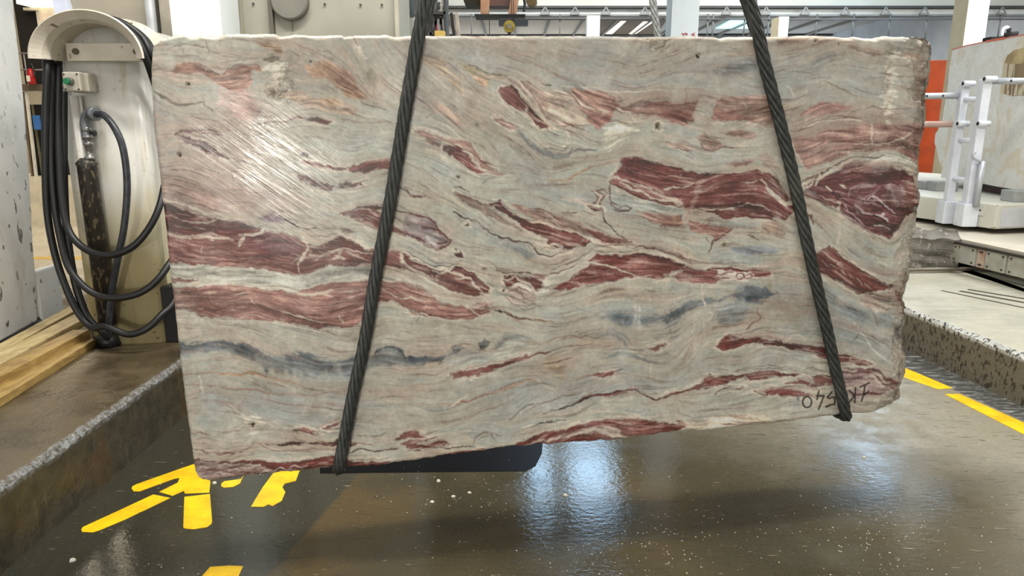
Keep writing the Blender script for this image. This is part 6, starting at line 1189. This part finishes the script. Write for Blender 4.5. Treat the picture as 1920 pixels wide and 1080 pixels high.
paint(z3('1243,455 1246,440 1262,428 1355,416 1370,395 1350,440 1310,460 1258,464'), 'small yellow fragment peeping out below the slab beside the forked mark')
paint(z3('1412,571 1478,462 1535,385 1560,340 1700,330 1680,382 1664,426 1602,441 1588,461 1605,490 1584,538 1532,568 1510,558 1482,572'), 'ragged yellow mark left of the slab\'s left rope')
paint(z3('1120,990 1140,958 1182,910 1290,903 1367,906 1330,990'), 'yellow mark cut off by the bottom edge of the photo')
paint([(1650,668),(1704,693),(1787,728),(1759,730),(1704,711),(1650,690)], 'worn short yellow line on the right, nearer the slab'); paint([(1771,739),(1799,739),(1920,793),(2000,830),(2000,857),(1920,815)], 'wide yellow line running off the right edge of the photo')
# strip of dark wet asphalt between line and kerb
mb = MB(); k = NT('dark_wet_asphalt'); n_ = k.noise(1, 5, .7, vec=k.mapping((9, 34, 1), (0,0,.3)), dist=.8); k.link(k.mix(k.ramp(n_, .48, .68), lin((78,78,76)), lin((158,160,156))), k.b.inputs['Base Color']); k.link(k.ramp(n_, .4, .7, .12, .4), k.b.inputs['Roughness']); k.bump(n_, .4)
mb.prism([Vector((*G(x,y).xy, .0003)) for x, y in [(1600,610),(1701,652),(2100,812),(2100,880),(1920,790),(1820,745),(1700,692),(1600,655)]][::-1], (0,0,.0008)); struct(mb.build('floor_strip', k.m))
# dark reflection under the slab, painted as a flat black sheet
mb = MB(); k = NT('dark_reflection_black'); k.b.inputs['Base Color'].default_value = (.005,.005,.006,1); k.b.inputs['Roughness'].default_value = .3; k.b.inputs['Specular IOR Level'].default_value = .04
mb.prism([Vector((*G(x,y).xy, .0003)) for x, y in [(600,888),(760,886),(985,884),(1004,874),(1016,850),(1020,800),(600,800)]][::-1], (0,0,.001)); struct(mb.build('floor_dark_reflection', k.m))
# chips of stone scattered on the wet floor
rnd = random.Random(11); mb = MB()
def chip(x, y, s):
    p = G(x, y); b = len(mb.v); n = 5; a0 = rnd.random()*6
    rr_ = [s*(.6+.6*rnd.random()) for _ in range(n)]
    for j, zz, f in ((0,0,1),(1,s*.5,.7)):
        for i in range(n): a_ = a0+i/n*6.283; mb.v.append(Vector((p.x+math.cos(a_)*rr_[i]*f, p.y+math.sin(a_)*rr_[i]*f*.7, zz)))
    mb.f.append([b+n+i for i in range(n)]); mb.sm.append(False)
    for i in range(n): j = (i+1) % n; mb.f.append([b+i,b+j,b+n+j,b+n+i]); mb.sm.append(False)
for _ in range(420):
    r = rnd.random()
    if r < .35: x, y = rnd.gauss(1230,140), rnd.gauss(1010,35)
    elif r < .6: x, y = rnd.gauss(1680,90), rnd.gauss(1000,45)
    elif r < .75: x, y = rnd.gauss(900,140), rnd.gauss(930,35)
    else: x, y = rnd.uniform(150,1900), rnd.uniform(860,1078)
    if y < 850 or y > 1090 or (x < 420 and y < 1130-x*.8): continue
    chip(x, y, rnd.uniform(.0016,.0036))
tag(mb.build('stone_chips', mat('stone_chip_white',(214,208,190),.4)), 'tiny pale stone chips scattered over the wet floor', 'stone chips', kind='stuff')
for i, (x, y, s, nm) in enumerate([(822,902,.013,'largest pale stone flake on the floor below the slab\'s middle'),(880,924,.010,'flat pale stone flake right of the largest one'),(850,931,.010,'small pale flake between the flat flake and the grey pebble'),(810,941,.011,'grey white pebble below the other flakes'),(1060,929,.014,'long pale flake below the blue reflection'),(136,1051,.016,'pale stone flake on the floor below the slanting yellow stripe'),(402,906,.013,'grey white pebble beside the forked yellow mark'),(1620,858,.012,'white flake in the blue reflection at right')]):
    mb = MB(); chip(x, y, s); tag(mb.build('stone_flake', mat('flake_pale',(206,200,184),.4)), nm, 'stone flake', 'larger stone flakes on the floor')
